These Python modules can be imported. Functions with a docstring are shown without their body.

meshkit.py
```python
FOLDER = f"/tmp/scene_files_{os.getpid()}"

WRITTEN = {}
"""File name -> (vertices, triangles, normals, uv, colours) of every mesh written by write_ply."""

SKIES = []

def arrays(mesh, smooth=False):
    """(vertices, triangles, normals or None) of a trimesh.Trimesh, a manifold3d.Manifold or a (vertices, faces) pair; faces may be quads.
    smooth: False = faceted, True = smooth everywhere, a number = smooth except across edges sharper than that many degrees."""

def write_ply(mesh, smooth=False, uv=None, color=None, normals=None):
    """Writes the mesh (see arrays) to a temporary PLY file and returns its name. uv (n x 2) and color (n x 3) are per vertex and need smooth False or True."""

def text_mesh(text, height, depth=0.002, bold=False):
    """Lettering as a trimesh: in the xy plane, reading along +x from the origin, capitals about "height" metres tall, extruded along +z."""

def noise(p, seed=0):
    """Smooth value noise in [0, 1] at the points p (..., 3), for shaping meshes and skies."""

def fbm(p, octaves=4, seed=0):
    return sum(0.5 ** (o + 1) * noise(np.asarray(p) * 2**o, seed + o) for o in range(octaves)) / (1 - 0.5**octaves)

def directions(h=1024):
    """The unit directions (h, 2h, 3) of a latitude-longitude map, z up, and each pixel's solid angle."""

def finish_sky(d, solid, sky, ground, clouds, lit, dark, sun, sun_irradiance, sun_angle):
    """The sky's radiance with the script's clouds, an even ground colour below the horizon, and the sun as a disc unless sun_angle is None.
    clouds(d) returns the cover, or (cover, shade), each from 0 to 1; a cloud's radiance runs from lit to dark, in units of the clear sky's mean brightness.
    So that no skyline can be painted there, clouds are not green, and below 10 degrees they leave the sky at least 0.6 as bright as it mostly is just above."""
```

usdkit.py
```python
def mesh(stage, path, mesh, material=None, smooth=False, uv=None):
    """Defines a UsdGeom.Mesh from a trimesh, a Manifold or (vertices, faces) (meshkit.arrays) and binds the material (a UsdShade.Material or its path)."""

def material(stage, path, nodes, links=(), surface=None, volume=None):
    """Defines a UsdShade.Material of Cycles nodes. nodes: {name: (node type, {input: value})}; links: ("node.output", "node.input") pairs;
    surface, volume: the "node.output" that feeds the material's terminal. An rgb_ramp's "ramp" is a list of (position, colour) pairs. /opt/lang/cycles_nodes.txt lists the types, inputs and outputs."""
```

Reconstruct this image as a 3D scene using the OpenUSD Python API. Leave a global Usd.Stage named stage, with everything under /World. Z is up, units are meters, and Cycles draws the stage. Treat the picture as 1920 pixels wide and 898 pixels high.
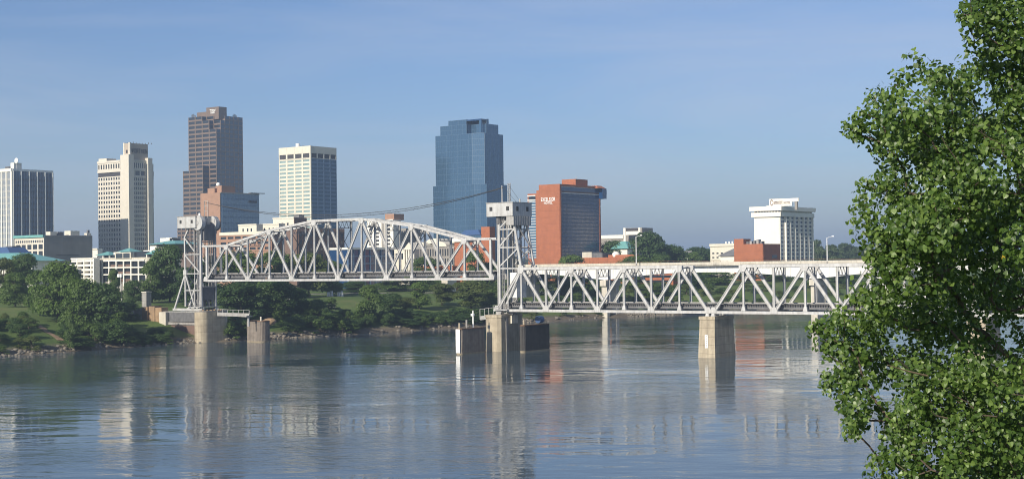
import math, random
import numpy as np, trimesh, usdkit, meshkit
from pxr import Usd, UsdGeom, UsdLux, UsdShade, Gf, Sdf, Vt

rng = np.random.default_rng(7)
random.seed(7)
stage = Usd.Stage.CreateInMemory()
UsdGeom.SetStageUpAxis(stage, 'Z')
UsdGeom.SetStageMetersPerUnit(stage, 1.0)
UsdGeom.Xform.Define(stage, '/World')
UsdGeom.Scope.Define(stage, '/World/Looks')

# ------------------------------------------------------------------ camera
F = 2700.0            # focal length in pixels of the 1920 wide photograph
CAM_H = 22.7
PITCH, ROLL = math.atan(47 / F), 0.0135
_f = np.array([0, math.cos(PITCH), math.sin(PITCH)])
_u0 = np.array([0, -math.sin(PITCH), math.cos(PITCH)])
_r0 = np.array([1.0, 0, 0])
RIGHT = _r0 * math.cos(ROLL) - _u0 * math.sin(ROLL)
UPV = _u0 * math.cos(ROLL) + _r0 * math.sin(ROLL)
EYE = np.array([0, 0, CAM_H])
cam = UsdGeom.Camera.Define(stage, '/World/camera')
M4 = Gf.Matrix4d(1)
for i, v in enumerate((RIGHT, UPV, -_f, EYE)):
    M4.SetRow(i, Gf.Vec4d(float(v[0]), float(v[1]), float(v[2]), 1.0 if i == 3 else 0.0))
cam.AddTransformOp().Set(M4)
cam.CreateHorizontalApertureAttr(36.0)
cam.CreateVerticalApertureAttr(36.0 * 478 / 1024)
cam.CreateFocalLengthAttr(F / 1920 * 36.0)
cam.CreateClippingRangeAttr(Gf.Vec2f(0.5, 30000))
cam.CreateExposureAttr(EXPOSURE := 0.38)

def ray(px, py):
    return _f + RIGHT * (px - 960) / F - UPV * (py - 449) / F
def at(px, py, Y):                      # the point at distance Y along the view that the pixel shows
    d = ray(px, py)
    return EYE + d * (Y / d[1])
def pix(p):
    d = np.asarray(p, float) - EYE
    k = F / (d @ _f)
    return 960 + (d @ RIGHT) * k, 449 - (d @ UPV) * k
def zat(px, py, Y):
    return at(px, py, Y)[2]

# ------------------------------------------------------------------ street grid: everything here follows the bridge's direction
PHI = 0.6199
NC, NS = math.cos(PHI), math.sin(PHI)
ND, WD = np.array([NC, -NS, 0]), np.array([NS, NC, 0])    # along the bridge, across it

# ------------------------------------------------------------------ sun and sky
SUN_EL = math.radians(25.5)
_a = math.radians(1.6)
_h = -WD * math.cos(_a) + ND * math.sin(_a)
SUN = np.array([_h[0] * math.cos(SUN_EL), _h[1] * math.cos(SUN_EL), math.sin(SUN_EL)])
sun = UsdLux.DistantLight.Define(stage, '/World/sun')
_z = SUN; _x = np.cross([0, 0, 1.0], _z); _x /= np.linalg.norm(_x); _y = np.cross(_z, _x)
Ms = Gf.Matrix4d(1)
for i, v in enumerate((_x, _y, _z)):
    Ms.SetRow(i, Gf.Vec4d(float(v[0]), float(v[1]), float(v[2]), 0))
sun.AddTransformOp().Set(Ms)
sun.CreateNormalizeAttr(True)
sun.CreateIntensityAttr(1.25)
sun.CreateAngleAttr(0.53)
sun.CreateColorAttr(Gf.Vec3f(1.0, 0.915, 0.78))

SKY = 0.062
usdkit.material(stage, '/World/Looks/sky_material', {
    'sky': ('sky_texture', {'sky_type': 'single_scattering', 'sun_disc': False, 'sun_elevation': SUN_EL, 'sun_rotation': math.atan2(SUN[0], SUN[1]),
                            'altitude': 80.0, 'air_density': 1.0, 'aerosol_density': 0.6, 'ozone_density': 3.0}),
    'tint': ('mix', {'mix_type': 'multiply', 'fac': 1.0, 'color2': (0.965, 1.055, 1.32)}),   # slide film leans to blue
    'tc': ('texture_coordinate', {}),
    'map': ('mapping', {'mapping_type': 'point', 'scale': (1.3, 1.3, 11.0), 'rotation': (0.0, 0.16, 0.0)}),
    'n': ('noise_texture', {'scale': 2.1, 'detail': 5.0, 'roughness': 0.55, 'distortion': 0.4}),
    'r': ('rgb_ramp', {'ramp': [(0.0, (0, 0, 0)), (0.36, (0, 0, 0)), (0.66, (0.34, 0.34, 0.34)), (1.0, (0.5, 0.5, 0.5))]}),
    'bw': ('rgb_to_bw', {}),
    'mx': ('mix', {'mix_type': 'mix', 'color2': (7.4, 8.0, 9.4)}),
    'bg': ('background_shader', {'strength': SKY})},
    [('tc.generated', 'map.vector'), ('map.vector', 'n.vector'), ('n.fac', 'r.fac'), ('r.color', 'bw.color'), ('bw.val', 'mx.fac'), ('sky.color', 'tint.color1'), ('tint.color', 'mx.color1'), ('mx.color', 'bg.color')],
    surface='bg.background')
dome = UsdLux.DomeLight.Define(stage, '/World/sky')
UsdShade.MaterialBindingAPI.Apply(dome.GetPrim()).Bind(UsdShade.Material.Get(stage, '/World/Looks/sky_material'))
dome.GetPrim().SetCustomDataByKey('kind', 'structure')

# ------------------------------------------------------------------ helpers
def numbered(path):
    if not stage.GetPrimAtPath(path):
        return path
    k = _count.get(path, 0)
    while True:
        k += 1
        if not stage.GetPrimAtPath(f'{path}_{k:03d}'):
            _count[path] = k
            return f'{path}_{k:03d}'
_count = {}
def tag(prim, label=None, cat=None, group=None, kind=None):
    for k, v in (('label', label), ('category', cat), ('group', group), ('kind', kind)):
        if v:
            prim.SetCustomDataByKey(k, v)
    return prim
def thing(name, label, cat, loc=(0, 0, 0), rz=0.0, group=None, scale=None, kind=None):
    x = UsdGeom.Xform.Define(stage, numbered('/World/' + name))
    x.AddTranslateOp().Set(Gf.Vec3d(*[float(v) for v in loc]))
    if rz:
        x.AddRotateZOp().Set(math.degrees(rz))
    if scale is not None:
        x.AddScaleOp().Set(Gf.Vec3f(*[float(v) for v in scale]))
    return tag(x.GetPrim(), label, cat, group, kind)
def obj(name, mesh, mat, parent=None, smooth=False, label=None, kind=None):
    if isinstance(mesh, MB):
        mesh = mesh.get()
    base = str(parent.GetPath()) if parent is not None else '/World'
    m = usdkit.mesh(stage, numbered(base + '/' + name), mesh, LOOK[mat], smooth=smooth)
    return tag(m.GetPrim(), label, kind=kind)
BOXF = np.array([[0, 2, 1], [1, 2, 3], [4, 5, 6], [5, 7, 6], [0, 1, 4], [1, 5, 4], [2, 6, 3], [3, 6, 7], [0, 4, 2], [2, 4, 6], [1, 3, 5], [3, 7, 5]])
BOXV = np.array([[x, y, z] for z in (0, 1) for y in (0, 1) for x in (0, 1)], float)
class MB:                               # collects shapes into one mesh
    def __init__(s): s.v, s.f, s.n = [], [], 0
    def add(s, v, f):
        v = np.asarray(v, float); s.v.append(v); s.f.append(np.asarray(f) + s.n); s.n += len(v); return s
    def box(s, x0, x1, y0, y1, z0, z1):
        return s.add(BOXV * [x1 - x0, y1 - y0, z1 - z0] + [x0, y0, z0], BOXF)
    def bar(s, p, q, w, h, side=(0, 1, 0)):   # a bar of width w (in the plane across side) and depth h (along side)
        p, q = np.asarray(p, float), np.asarray(q, float)
        d = q - p; L = np.linalg.norm(d); d /= L
        b = np.asarray(side, float); b = b - d * (b @ d); b /= np.linalg.norm(b)
        a = np.cross(b, d)
        R = np.stack([a * w, b * h, d * L])
        return s.add((BOXV - [0.5, 0.5, 0]) @ R + p, BOXF)
    def prism(s, poly, z0, z1, taper=None):
        n = len(poly); P = np.asarray(poly, float)
        if sum(P[i - 1][0] * P[i][1] - P[i][0] * P[i - 1][1] for i in range(n)) < 0:
            P = P[::-1]
        c = P.mean(0)
        T = c + (P - c) * taper if taper else P
        v = np.vstack([np.c_[P, np.full(n, z0)], np.c_[T, np.full(n, z1)]])
        f = []
        for i in range(n):
            j = (i + 1) % n
            f += [[i, j, n + j], [i, n + j, n + i]]
        tri = trimesh.creation.triangulate_polygon(__import__('shapely').Polygon(P), engine='earcut')
        tv, tf = tri
        idx = [int(np.argmin(((P - t) ** 2).sum(1))) for t in tv]
        for a, b, c_ in tf:
            a, b, c_ = idx[a], idx[b], idx[c_]
            if np.cross(P[b] - P[a], P[c_] - P[a]) < 0: b, c_ = c_, b
            f += [[n + a, n + b, n + c_], [a, c_, b]]
        return s.add(v, f)
    def cyl(s, p, q, r, r2=None, n=8):
        p, q = np.asarray(p, float), np.asarray(q, float)
        d = q - p; d = d / np.linalg.norm(d)
        a = np.cross(d, [0, 0, 1.0] if abs(d[2]) < .9 else [1.0, 0, 0]); a /= np.linalg.norm(a); b = np.cross(d, a)
        t = np.arange(n) * 2 * math.pi / n
        ring = np.cos(t)[:, None] * a + np.sin(t)[:, None] * b
        r2 = r if r2 is None else r2
        v = np.vstack([p + ring * r, q + ring * r2, [p], [q]])
        f = []
        for i in range(n):
            j = (i + 1) % n
            f += [[i, j, n + j], [i, n + j, n + i], [2 * n, j, i], [2 * n + 1, n + i, n + j]]
        return s.add(v, f)
    def mesh(s, m, T=(0, 0, 0)):
        return s.add(np.asarray(m.vertices) + T, m.faces)
    def get(s):
        return np.vstack(s.v), np.vstack(s.f)

LOOK = {}
def mat(name, color, rough=0.7, var=0.12, scale=0.4, metal=0.0, spec=0.5, bump=0.0, bscale=3.0, color2=None, stretch=(1, 1, 1), bdist=0.05, streak=0.0):
    """A surface with uneven tone (noise between color and color2), optional weather streaks running down and fine relief."""
    c = np.array(color, float)
    c2 = np.array(color2, float) if color2 is not None else c * (1 - 2 * var)
    nodes = {'tc': ('texture_coordinate', {}), 'map': ('mapping', {'scale': stretch}), 'n': ('noise_texture', {'scale': scale, 'detail': 5.0, 'roughness': 0.6}),
             'r': ('rgb_ramp', {'ramp': [(0.3, tuple(c2)), (0.7, tuple(c))]}),
             'p': ('principled_bsdf', {'roughness': rough, 'metallic': metal, 'specular_ior_level': spec})}
    links = [('tc.object', 'map.vector'), ('map.vector', 'n.vector'), ('n.fac', 'r.fac')]
    last = 'r.color'
    if streak:
        nodes |= {'m2': ('mapping', {'scale': (1.6, 1.6, 0.06)}), 'n2': ('noise_texture', {'scale': 1.0, 'detail': 4.0, 'roughness': 0.65}),
                  'r2': ('rgb_ramp', {'ramp': [(0.42, (1, 1, 1)), (0.72, (1 - streak,) * 3)]}), 'mu': ('mix', {'mix_type': 'multiply', 'fac': 1.0})}
        links += [('tc.object', 'm2.vector'), ('m2.vector', 'n2.vector'), ('n2.fac', 'r2.fac'), (last, 'mu.color1'), ('r2.color', 'mu.color2')]
        last = 'mu.color'
    links.append((last, 'p.base_color'))
    if bump:
        nodes |= {'bn': ('noise_texture', {'scale': bscale, 'detail': 4.0}), 'b': ('bump', {'strength': bump, 'distance': bdist})}
        links += [('map.vector', 'bn.vector'), ('bn.fac', 'b.height'), ('b.normal', 'p.normal')]
    LOOK[name] = usdkit.material(stage, '/World/Looks/' + name, nodes, links, surface='p.BSDF')
def glass(name, color, rough=0.08, metal=0.0, spec=0.8, wob=0.02):
    """Window glass seen from afar: a dark pane that mirrors the sky, slightly uneven from pane to pane."""
    nodes = {'g': ('geometry', {}), 'h': ('hsv', {'color': tuple(color)}), 'mr': ('map_range', {'from_min': 0.0, 'from_max': 1.0, 'to_min': 0.75, 'to_max': 1.25}),
             'n': ('noise_texture', {'scale': 0.15, 'detail': 1.0}), 'b': ('bump', {'strength': 1.0, 'distance': wob}),
             'tc': ('texture_coordinate', {}),
             'p': ('principled_bsdf', {'roughness': rough, 'metallic': metal, 'specular_ior_level': spec})}
    links = [('g.random_per_island', 'mr.value'), ('mr.result', 'h.value'), ('h.color', 'p.base_color'), ('tc.object', 'n.vector'), ('n.fac', 'b.height'), ('b.normal', 'p.normal')]
    LOOK[name] = usdkit.material(stage, '/World/Looks/' + name, nodes, links, surface='p.BSDF')
def leafmat(name, c1, c2, trans=0.25, rough=0.5, spec=0.4, scale=0.25):
    nodes = {'g': ('geometry', {}), 'oi': ('object_info', {}), 'tc': ('texture_coordinate', {}), 'n': ('noise_texture', {'scale': scale, 'detail': 3.0}),
             'a1': ('math', {'math_type': 'multiply_add', 'value2': 0.5, 'value3': -0.12}), 'a2': ('math', {'math_type': 'multiply_add', 'value2': 0.7}),
             'a3': ('math', {'math_type': 'multiply_add', 'value2': 0.3}),
             'r': ('rgb_ramp', {'ramp': [(0.0, tuple(c1)), (1.0, tuple(c2))]}),
             'p': ('principled_bsdf', {'roughness': rough, 'specular_ior_level': spec}), 't': ('translucent_bsdf', {}),
             'tb': ('mix', {'mix_type': 'multiply', 'fac': 1.0, 'color2': (1.5, 1.6, 0.6)}), 'm': ('mix_closure', {'fac': trans})}
    links = [('g.random_per_island', 'a1.value1'), ('g.position', 'n.vector'), ('n.fac', 'a2.value1'), ('a1.value', 'a2.value3'), ('oi.random', 'a3.value1'), ('a2.value', 'a3.value3'),
             ('a3.value', 'r.fac'), ('r.color', 'p.base_color'), ('r.color', 'tb.color1'), ('tb.color', 't.color'), ('p.BSDF', 'm.closure1'), ('t.BSDF', 'm.closure2')]
    LOOK[name] = usdkit.material(stage, '/World/Looks/' + name, nodes, links, surface='m.closure')

mat('steel', (0.50, 0.505, 0.50), 0.5, 0.1, 0.9, color2=(0.40, 0.39, 0.37), streak=0.32)
mat('steel_old', (0.40, 0.40, 0.385), 0.55, 0.18, 0.8, color2=(0.28, 0.26, 0.24), streak=0.35)
mat('steel_dark', (0.16, 0.16, 0.165), 0.6, 0.2, 0.8, streak=0.3)
mat('steel_white', (0.72, 0.72, 0.69), 0.5, 0.06, 0.5, streak=0.18)
mat('rust', (0.22, 0.12, 0.07), 0.85, 0.3, 1.2)
mat('timber_dark', (0.06, 0.055, 0.05), 0.85, 0.3, 2.0)
mat('cable', (0.05, 0.05, 0.05), 0.6)
mat('concrete', (0.46, 0.40, 0.29), 0.85, 0.2, 0.35, bump=0.3, color2=(0.30, 0.25, 0.18), streak=0.35)
mat('concrete_pale', (0.58, 0.54, 0.45), 0.85, 0.12, 0.3, streak=0.25)
mat('concrete_grey', (0.33, 0.32, 0.30), 0.85, 0.2, 0.4, color2=(0.22, 0.2, 0.18), streak=0.3)
mat('sheet_pile_dark', (0.07, 0.065, 0.06), 0.8, 0.2, 0.8, streak=0.3)
mat('sheet_pile', (0.25, 0.215, 0.18), 0.75, 0.3, 0.8, color2=(0.16, 0.13, 0.105), streak=0.45)
mat('white_paint', (0.8, 0.8, 0.77), 0.55, 0.04, 0.8, streak=0.08)
mat('marks_black', (0.03, 0.03, 0.03), 0.7)
mat('stone_cream', (0.64, 0.60, 0.50), 0.8, 0.05, 0.2, streak=0.08)
mat('white_wall', (0.74, 0.71, 0.63), 0.75, 0.03, 0.15, streak=0.06)
mat('worthen_stone', (0.60, 0.555, 0.465), 0.8, 0.05, 0.12, streak=0.06)
mat('penthouse_stone', (0.40, 0.34, 0.27), 0.8, 0.05, 0.15)
mat('granite_pink', (0.165, 0.118, 0.09), 0.5, 0.08, 0.2, streak=0.05)
mat('brick_red', (0.36, 0.125, 0.058), 0.85, 0.1, 0.25, bump=0.1, streak=0.10)
mat('brick_brown', (0.34, 0.20, 0.135), 0.85, 0.08, 0.25, streak=0.08)
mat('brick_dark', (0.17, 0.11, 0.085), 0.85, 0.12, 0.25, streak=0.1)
mat('stucco_grey', (0.30, 0.28, 0.25), 0.9, 0.12, 0.15, streak=0.15)
mat('teal_roof', (0.16, 0.38, 0.36), 0.45, 0.08, 0.3, streak=0.1)
mat('blue_roof', (0.05, 0.10, 0.22), 0.4, 0.1, 0.3)
mat('roof_grey', (0.2, 0.2, 0.2), 0.8, 0.15, 0.3)
mat('gravel_roof', (0.33, 0.31, 0.28), 0.9, 0.15, 0.3)
mat('bark', (0.12, 0.09, 0.065), 0.95, 0.3, 3.0, bump=0.5)
mat('bark_pale', (0.36, 0.25, 0.16), 0.9, 0.25, 6.0, bump=0.3)
mat('rock', (0.23, 0.20, 0.16), 0.95, 0.2, 0.8, color2=(0.11, 0.10, 0.08), bump=0.5)
mat('waterline', (0.30, 0.25, 0.17), 0.9, 0.2, 2.0)
mat('tan_earth', (0.34, 0.23, 0.13), 0.95, 0.2, 0.5, color2=(0.2, 0.14, 0.09), bump=0.5)
mat('asphalt', (0.06, 0.06, 0.06), 0.9, 0.15, 0.2)
mat('path', (0.34, 0.31, 0.27), 0.9, 0.1, 0.4)
mat('sign_dark', (0.05, 0.045, 0.05), 0.6)
glass('pane_dark', (0.025, 0.03, 0.04), 0.12)
glass('pane_grey', (0.05, 0.06, 0.075), 0.15)
glass('pane_teal', (0.30, 0.42, 0.42), 0.25)
glass('pane_blue', (0.03, 0.065, 0.13), 0.1)
glass('pane_stripe', (0.02, 0.075, 0.18), 0.12)
glass('mirror_blue', (0.085, 0.18, 0.30), 0.12, metal=0.5, wob=0.03)
glass('pane_steel', (0.10, 0.18, 0.27), 0.15)
glass('pane_navy', (0.016, 0.06, 0.165), 0.14, wob=0.01)
glass('pane_sky', (0.20, 0.29, 0.39), 0.14, metal=0.3, wob=0.02)
mat('mullion_blue', (0.14, 0.215, 0.32), 0.4, 0.05)
mat('mullion_glass', (0.085, 0.145, 0.22), 0.4, 0.05)
mat('navy_trim', (0.03, 0.065, 0.13), 0.45, 0.05)
mat('mullion_pale', (0.60, 0.62, 0.62), 0.5, 0.05)
mat('louver_dark', (0.05, 0.045, 0.05), 0.7)
leafmat('leaf_mid', (0.050, 0.095, 0.020), (0.17, 0.25, 0.055), trans=0.42)
leafmat('leaf_dark', (0.032, 0.070, 0.020), (0.115, 0.185, 0.048), trans=0.4)
leafmat('leaf_olive', (0.062, 0.090, 0.022), (0.19, 0.23, 0.06), trans=0.42)
leafmat('leaf_far', (0.03, 0.055, 0.02), (0.095, 0.135, 0.045))
leafmat('leaf_near', (0.022, 0.050, 0.010), (0.114, 0.196, 0.034), trans=0.3, rough=0.42, spec=0.4, scale=1.6)
leafmat('leaf_near_pale', (0.078, 0.135, 0.028), (0.195, 0.28, 0.065), trans=0.3, rough=0.40, spec=0.45, scale=1.6)
mat('leaf_yellow', (0.45, 0.33, 0.03), 0.5, 0.2, 3.0)
# ------------------------------------------------------------------ terrain and water
import shapely
SHORE = [(-2500, -6000), (-900, -900), (-420, -60), (-200, 290), (-137, 385), (-103, 438), (-57, 479), (-12, 533), (34, 600), (70, 624), (126, 640), (210, 652), (330, 690), (700, 900), (2500, 1900), (9000, 4500)]
LAND_S = shapely.Polygon(SHORE + [(9000, 14000), (-12000, 14000), (-12000, -6000)])
LAND_N = shapely.Polygon([(-60, -2000), (-45, -25), (-12, 42), (20, 82), (62, 112), (150, 190), (260, 335), (420, 560), (800, 830), (2600, 1500), (9000, 3600), (9000, -2000)])
PROF_D = [-60, -25, 0, 4, 20, 40, 62, 120, 300, 700, 1600, 3500, 9000]
PROF_Z = [-5, -3, 0, 1.5, 5.5, 8.2, 10.4, 12.2, 13.5, 16, 20, 26, 40]
def inland(x, y):
    x, y = np.asarray(x, float), np.asarray(y, float)
    p = shapely.points(x, y)
    ds = shapely.distance(p, LAND_S.boundary) * np.where(shapely.contains_xy(LAND_S, x, y), 1, -1)
    dn = shapely.distance(p, LAND_N.boundary) * np.where(shapely.contains_xy(LAND_N, x, y), 1, -1)
    return ds, dn
def height(x, y):
    x, y = np.asarray(x, float), np.asarray(y, float)
    ds, dn = inland(x, y)
    q = np.stack([x, y, 0 * x], -1)
    ds2 = ds + (meshkit.fbm(q / 9.0, 3, 5) - 0.5) * 5.0
    zs = np.interp(ds2, PROF_D, PROF_Z)
    zn = np.interp(dn, [-60, -20, 0, 4, 18, 50, 400, 3000], [-5, -3, 0, 1.2, 5.0, 7.0, 9, 14])
    z = np.maximum(zs, zn)
    return z + (meshkit.fbm(q / 14.0, 3, 9) - 0.5) * np.clip((z - 0.5) * 0.3, 0, 1.1)
def gz(x, y):
    return float(height(np.array([x]), np.array([y]))[0])
def axis(fine0, fine1, step, lo, hi):
    a = list(np.arange(fine0, fine1 + 0.1, step))
    s = step
    while a[-1] < hi: s *= 1.18; a.append(a[-1] + s)
    s = step
    while a[0] > lo: s *= 1.18; a.insert(0, a[0] - s)
    return np.array(a)
gx_, gy_ = axis(-250, 330, 3.2, -7000, 7000), axis(300, 720, 3.2, -900, 10000)
GX, GY = np.meshgrid(gx_, gy_)
GZ = height(GX.ravel(), GY.ravel())
nx, ny = len(gx_), len(gy_)
idx = np.arange(nx * ny).reshape(ny, nx)
quads = np.stack([idx[:-1, :-1].ravel(), idx[:-1, 1:].ravel(), idx[1:, 1:].ravel(), idx[1:, :-1].ravel()], 1)
usdkit.material(stage, '/World/Looks/ground', {
    'g': ('geometry', {}), 's': ('separate_xyz', {}),
    'n1': ('noise_texture', {'scale': 0.05, 'detail': 6.0, 'roughness': 0.65}), 'n2': ('noise_texture', {'scale': 0.6, 'detail': 5.0, 'roughness': 0.7}),
    'r1': ('rgb_ramp', {'ramp': [(0.3, (0.06, 0.10, 0.025)), (0.54, (0.095, 0.14, 0.034)), (0.68, (0.15, 0.16, 0.06)), (0.8, (0.22, 0.18, 0.10))]}),
    'r2': ('rgb_ramp', {'ramp': [(0.25, (0.07, 0.06, 0.045)), (0.75, (0.20, 0.165, 0.12))]}),
    'ad': ('math', {'math_type': 'multiply_add', 'value2': 1.6}), 'mr': ('map_range', {'from_min': 2.1, 'from_max': 3.2}),
    'mx': ('mix', {'mix_type': 'mix'}), 'b': ('bump', {'strength': 0.8, 'distance': 0.3}), 'p': ('principled_bsdf', {'roughness': 0.95, 'specular_ior_level': 0.2})},
    [('g.position', 'n1.vector'), ('g.position', 'n2.vector'), ('g.position', 's.vector'), ('n1.fac', 'r1.fac'), ('n2.fac', 'r2.fac'), ('n2.fac', 'ad.value1'), ('s.z', 'ad.value3'), ('ad.value', 'mr.value'),
     ('mr.result', 'mx.fac'), ('r2.color', 'mx.color1'), ('r1.color', 'mx.color2'), ('mx.color', 'p.base_color'), ('n2.fac', 'b.height'), ('b.normal', 'p.normal')], surface='p.BSDF')
LOOK['ground'] = UsdShade.Material.Get(stage, '/World/Looks/ground')
g = obj('ground', (np.c_[GX.ravel(), GY.ravel(), GZ], quads), 'ground', smooth=True)
tag(g, kind='structure')

# river: ripples much smaller than a pixel far off, larger swells nearby, and patches of calmer and rougher water
usdkit.material(stage, '/World/Looks/water', {
    'g': ('geometry', {}),
    'm1': ('mapping', {'scale': (0.55, 0.9, 1.0), 'rotation': (0, 0, 0.35)}), 'm2': ('mapping', {'scale': (0.010, 0.026, 1.0), 'rotation': (0, 0, -0.10)}), 'm3': ('mapping', {'scale': (0.09, 0.17, 1.0), 'rotation': (0, 0, 0.2)}),
    'n1': ('noise_texture', {'scale': 1.0, 'detail': 3.0, 'roughness': 0.55, 'distortion': 0.3}), 'n3': ('noise_texture', {'scale': 1.0, 'detail': 2.0, 'roughness': 0.5}),
    'n2': ('noise_texture', {'scale': 1.0, 'detail': 4.0, 'roughness': 0.6, 'distortion': 0.6}),
    'st': ('map_range', {'range_type': 'smoothstep', 'from_min': 0.42, 'from_max': 0.58, 'to_min': 0.012, 'to_max': 0.066}),
    'ro': ('map_range', {'range_type': 'smoothstep', 'from_min': 0.40, 'from_max': 0.62, 'to_min': 0.03, 'to_max': 0.10}),
    'h1': ('math', {'math_type': 'multiply'}), 'h2': ('math', {'math_type': 'multiply_add', 'value2': 0.12}),
    'b': ('bump', {'strength': 1.0, 'distance': 1.0}),
    'p': ('principled_bsdf', {'base_color': (0.052, 0.074, 0.084), 'ior': 1.333, 'specular_ior_level': 0.5})},
    [('g.position', 'm1.vector'), ('m1.vector', 'n1.vector'), ('g.position', 'm2.vector'), ('m2.vector', 'n2.vector'), ('g.position', 'm3.vector'), ('m3.vector', 'n3.vector'),
     ('n2.fac', 'st.value'), ('n2.fac', 'ro.value'), ('n1.fac', 'h1.value1'), ('st.result', 'h1.value2'), ('n3.fac', 'h2.value1'), ('h1.value', 'h2.value3'), ('h2.value', 'b.height'),
     ('b.normal', 'p.normal'), ('ro.result', 'p.roughness')], surface='p.BSDF')
LOOK['water'] = UsdShade.Material.Get(stage, '/World/Looks/water')
w = obj('river_water', (np.array([[-7000, -900, 0], [7000, -900, 0], [7000, 5000, 0], [-7000, 5000, 0]], float), np.array([[0, 1, 2, 3]])), 'water')
tag(w, kind='structure')

# riprap along the water's edge: stones past counting, one object
def stone(r, k):
    m = trimesh.creation.icosphere(1, 1.0)
    m.vertices *= (0.75 + 0.5 * meshkit.noise(m.vertices * 1.3 + k * 7.1, 3))[:, None]
    return m
stones = [stone(1, k) for k in range(6)]
mb = MB()
line = shapely.LineString(SHORE[3:13])
for s in np.arange(0, line.length, 0.42):
    p = line.interpolate(s)
    n = meshkit.noise(np.array([[s / 28.0, 0, 0]]), 4)[0]
    for _ in range(2 if n > 0.42 else 1):
        if rng.random() > (.85 if p.x < -116 else .12 + .5 * (n > .5) if p.x < -62 else .25 + .5 * (n > .45)): continue
        off = rng.random() * 4.6 - 0.6
        x, y = p.x - 0.81 * off + rng.normal() * .3, p.y + 0.58 * off + rng.normal() * .3
        r = rng.uniform(0.25, 0.75)
        m = stones[rng.integers(6)]
        a = rng.random() * 6.28
        R = np.array([[math.cos(a), -math.sin(a), 0], [math.sin(a), math.cos(a), 0], [0, 0, 1]])
        mb.add((m.vertices * [r, r * rng.uniform(.7, 1), r * .65]) @ R.T + [x, y, max(gz(x, y), -0.05) + r * 0.2], m.faces)
t = obj('riprap', mb, 'rock')
tag(t, 'grey and tan riprap stones lining the far waterline', 'rocks', kind='stuff')

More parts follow.
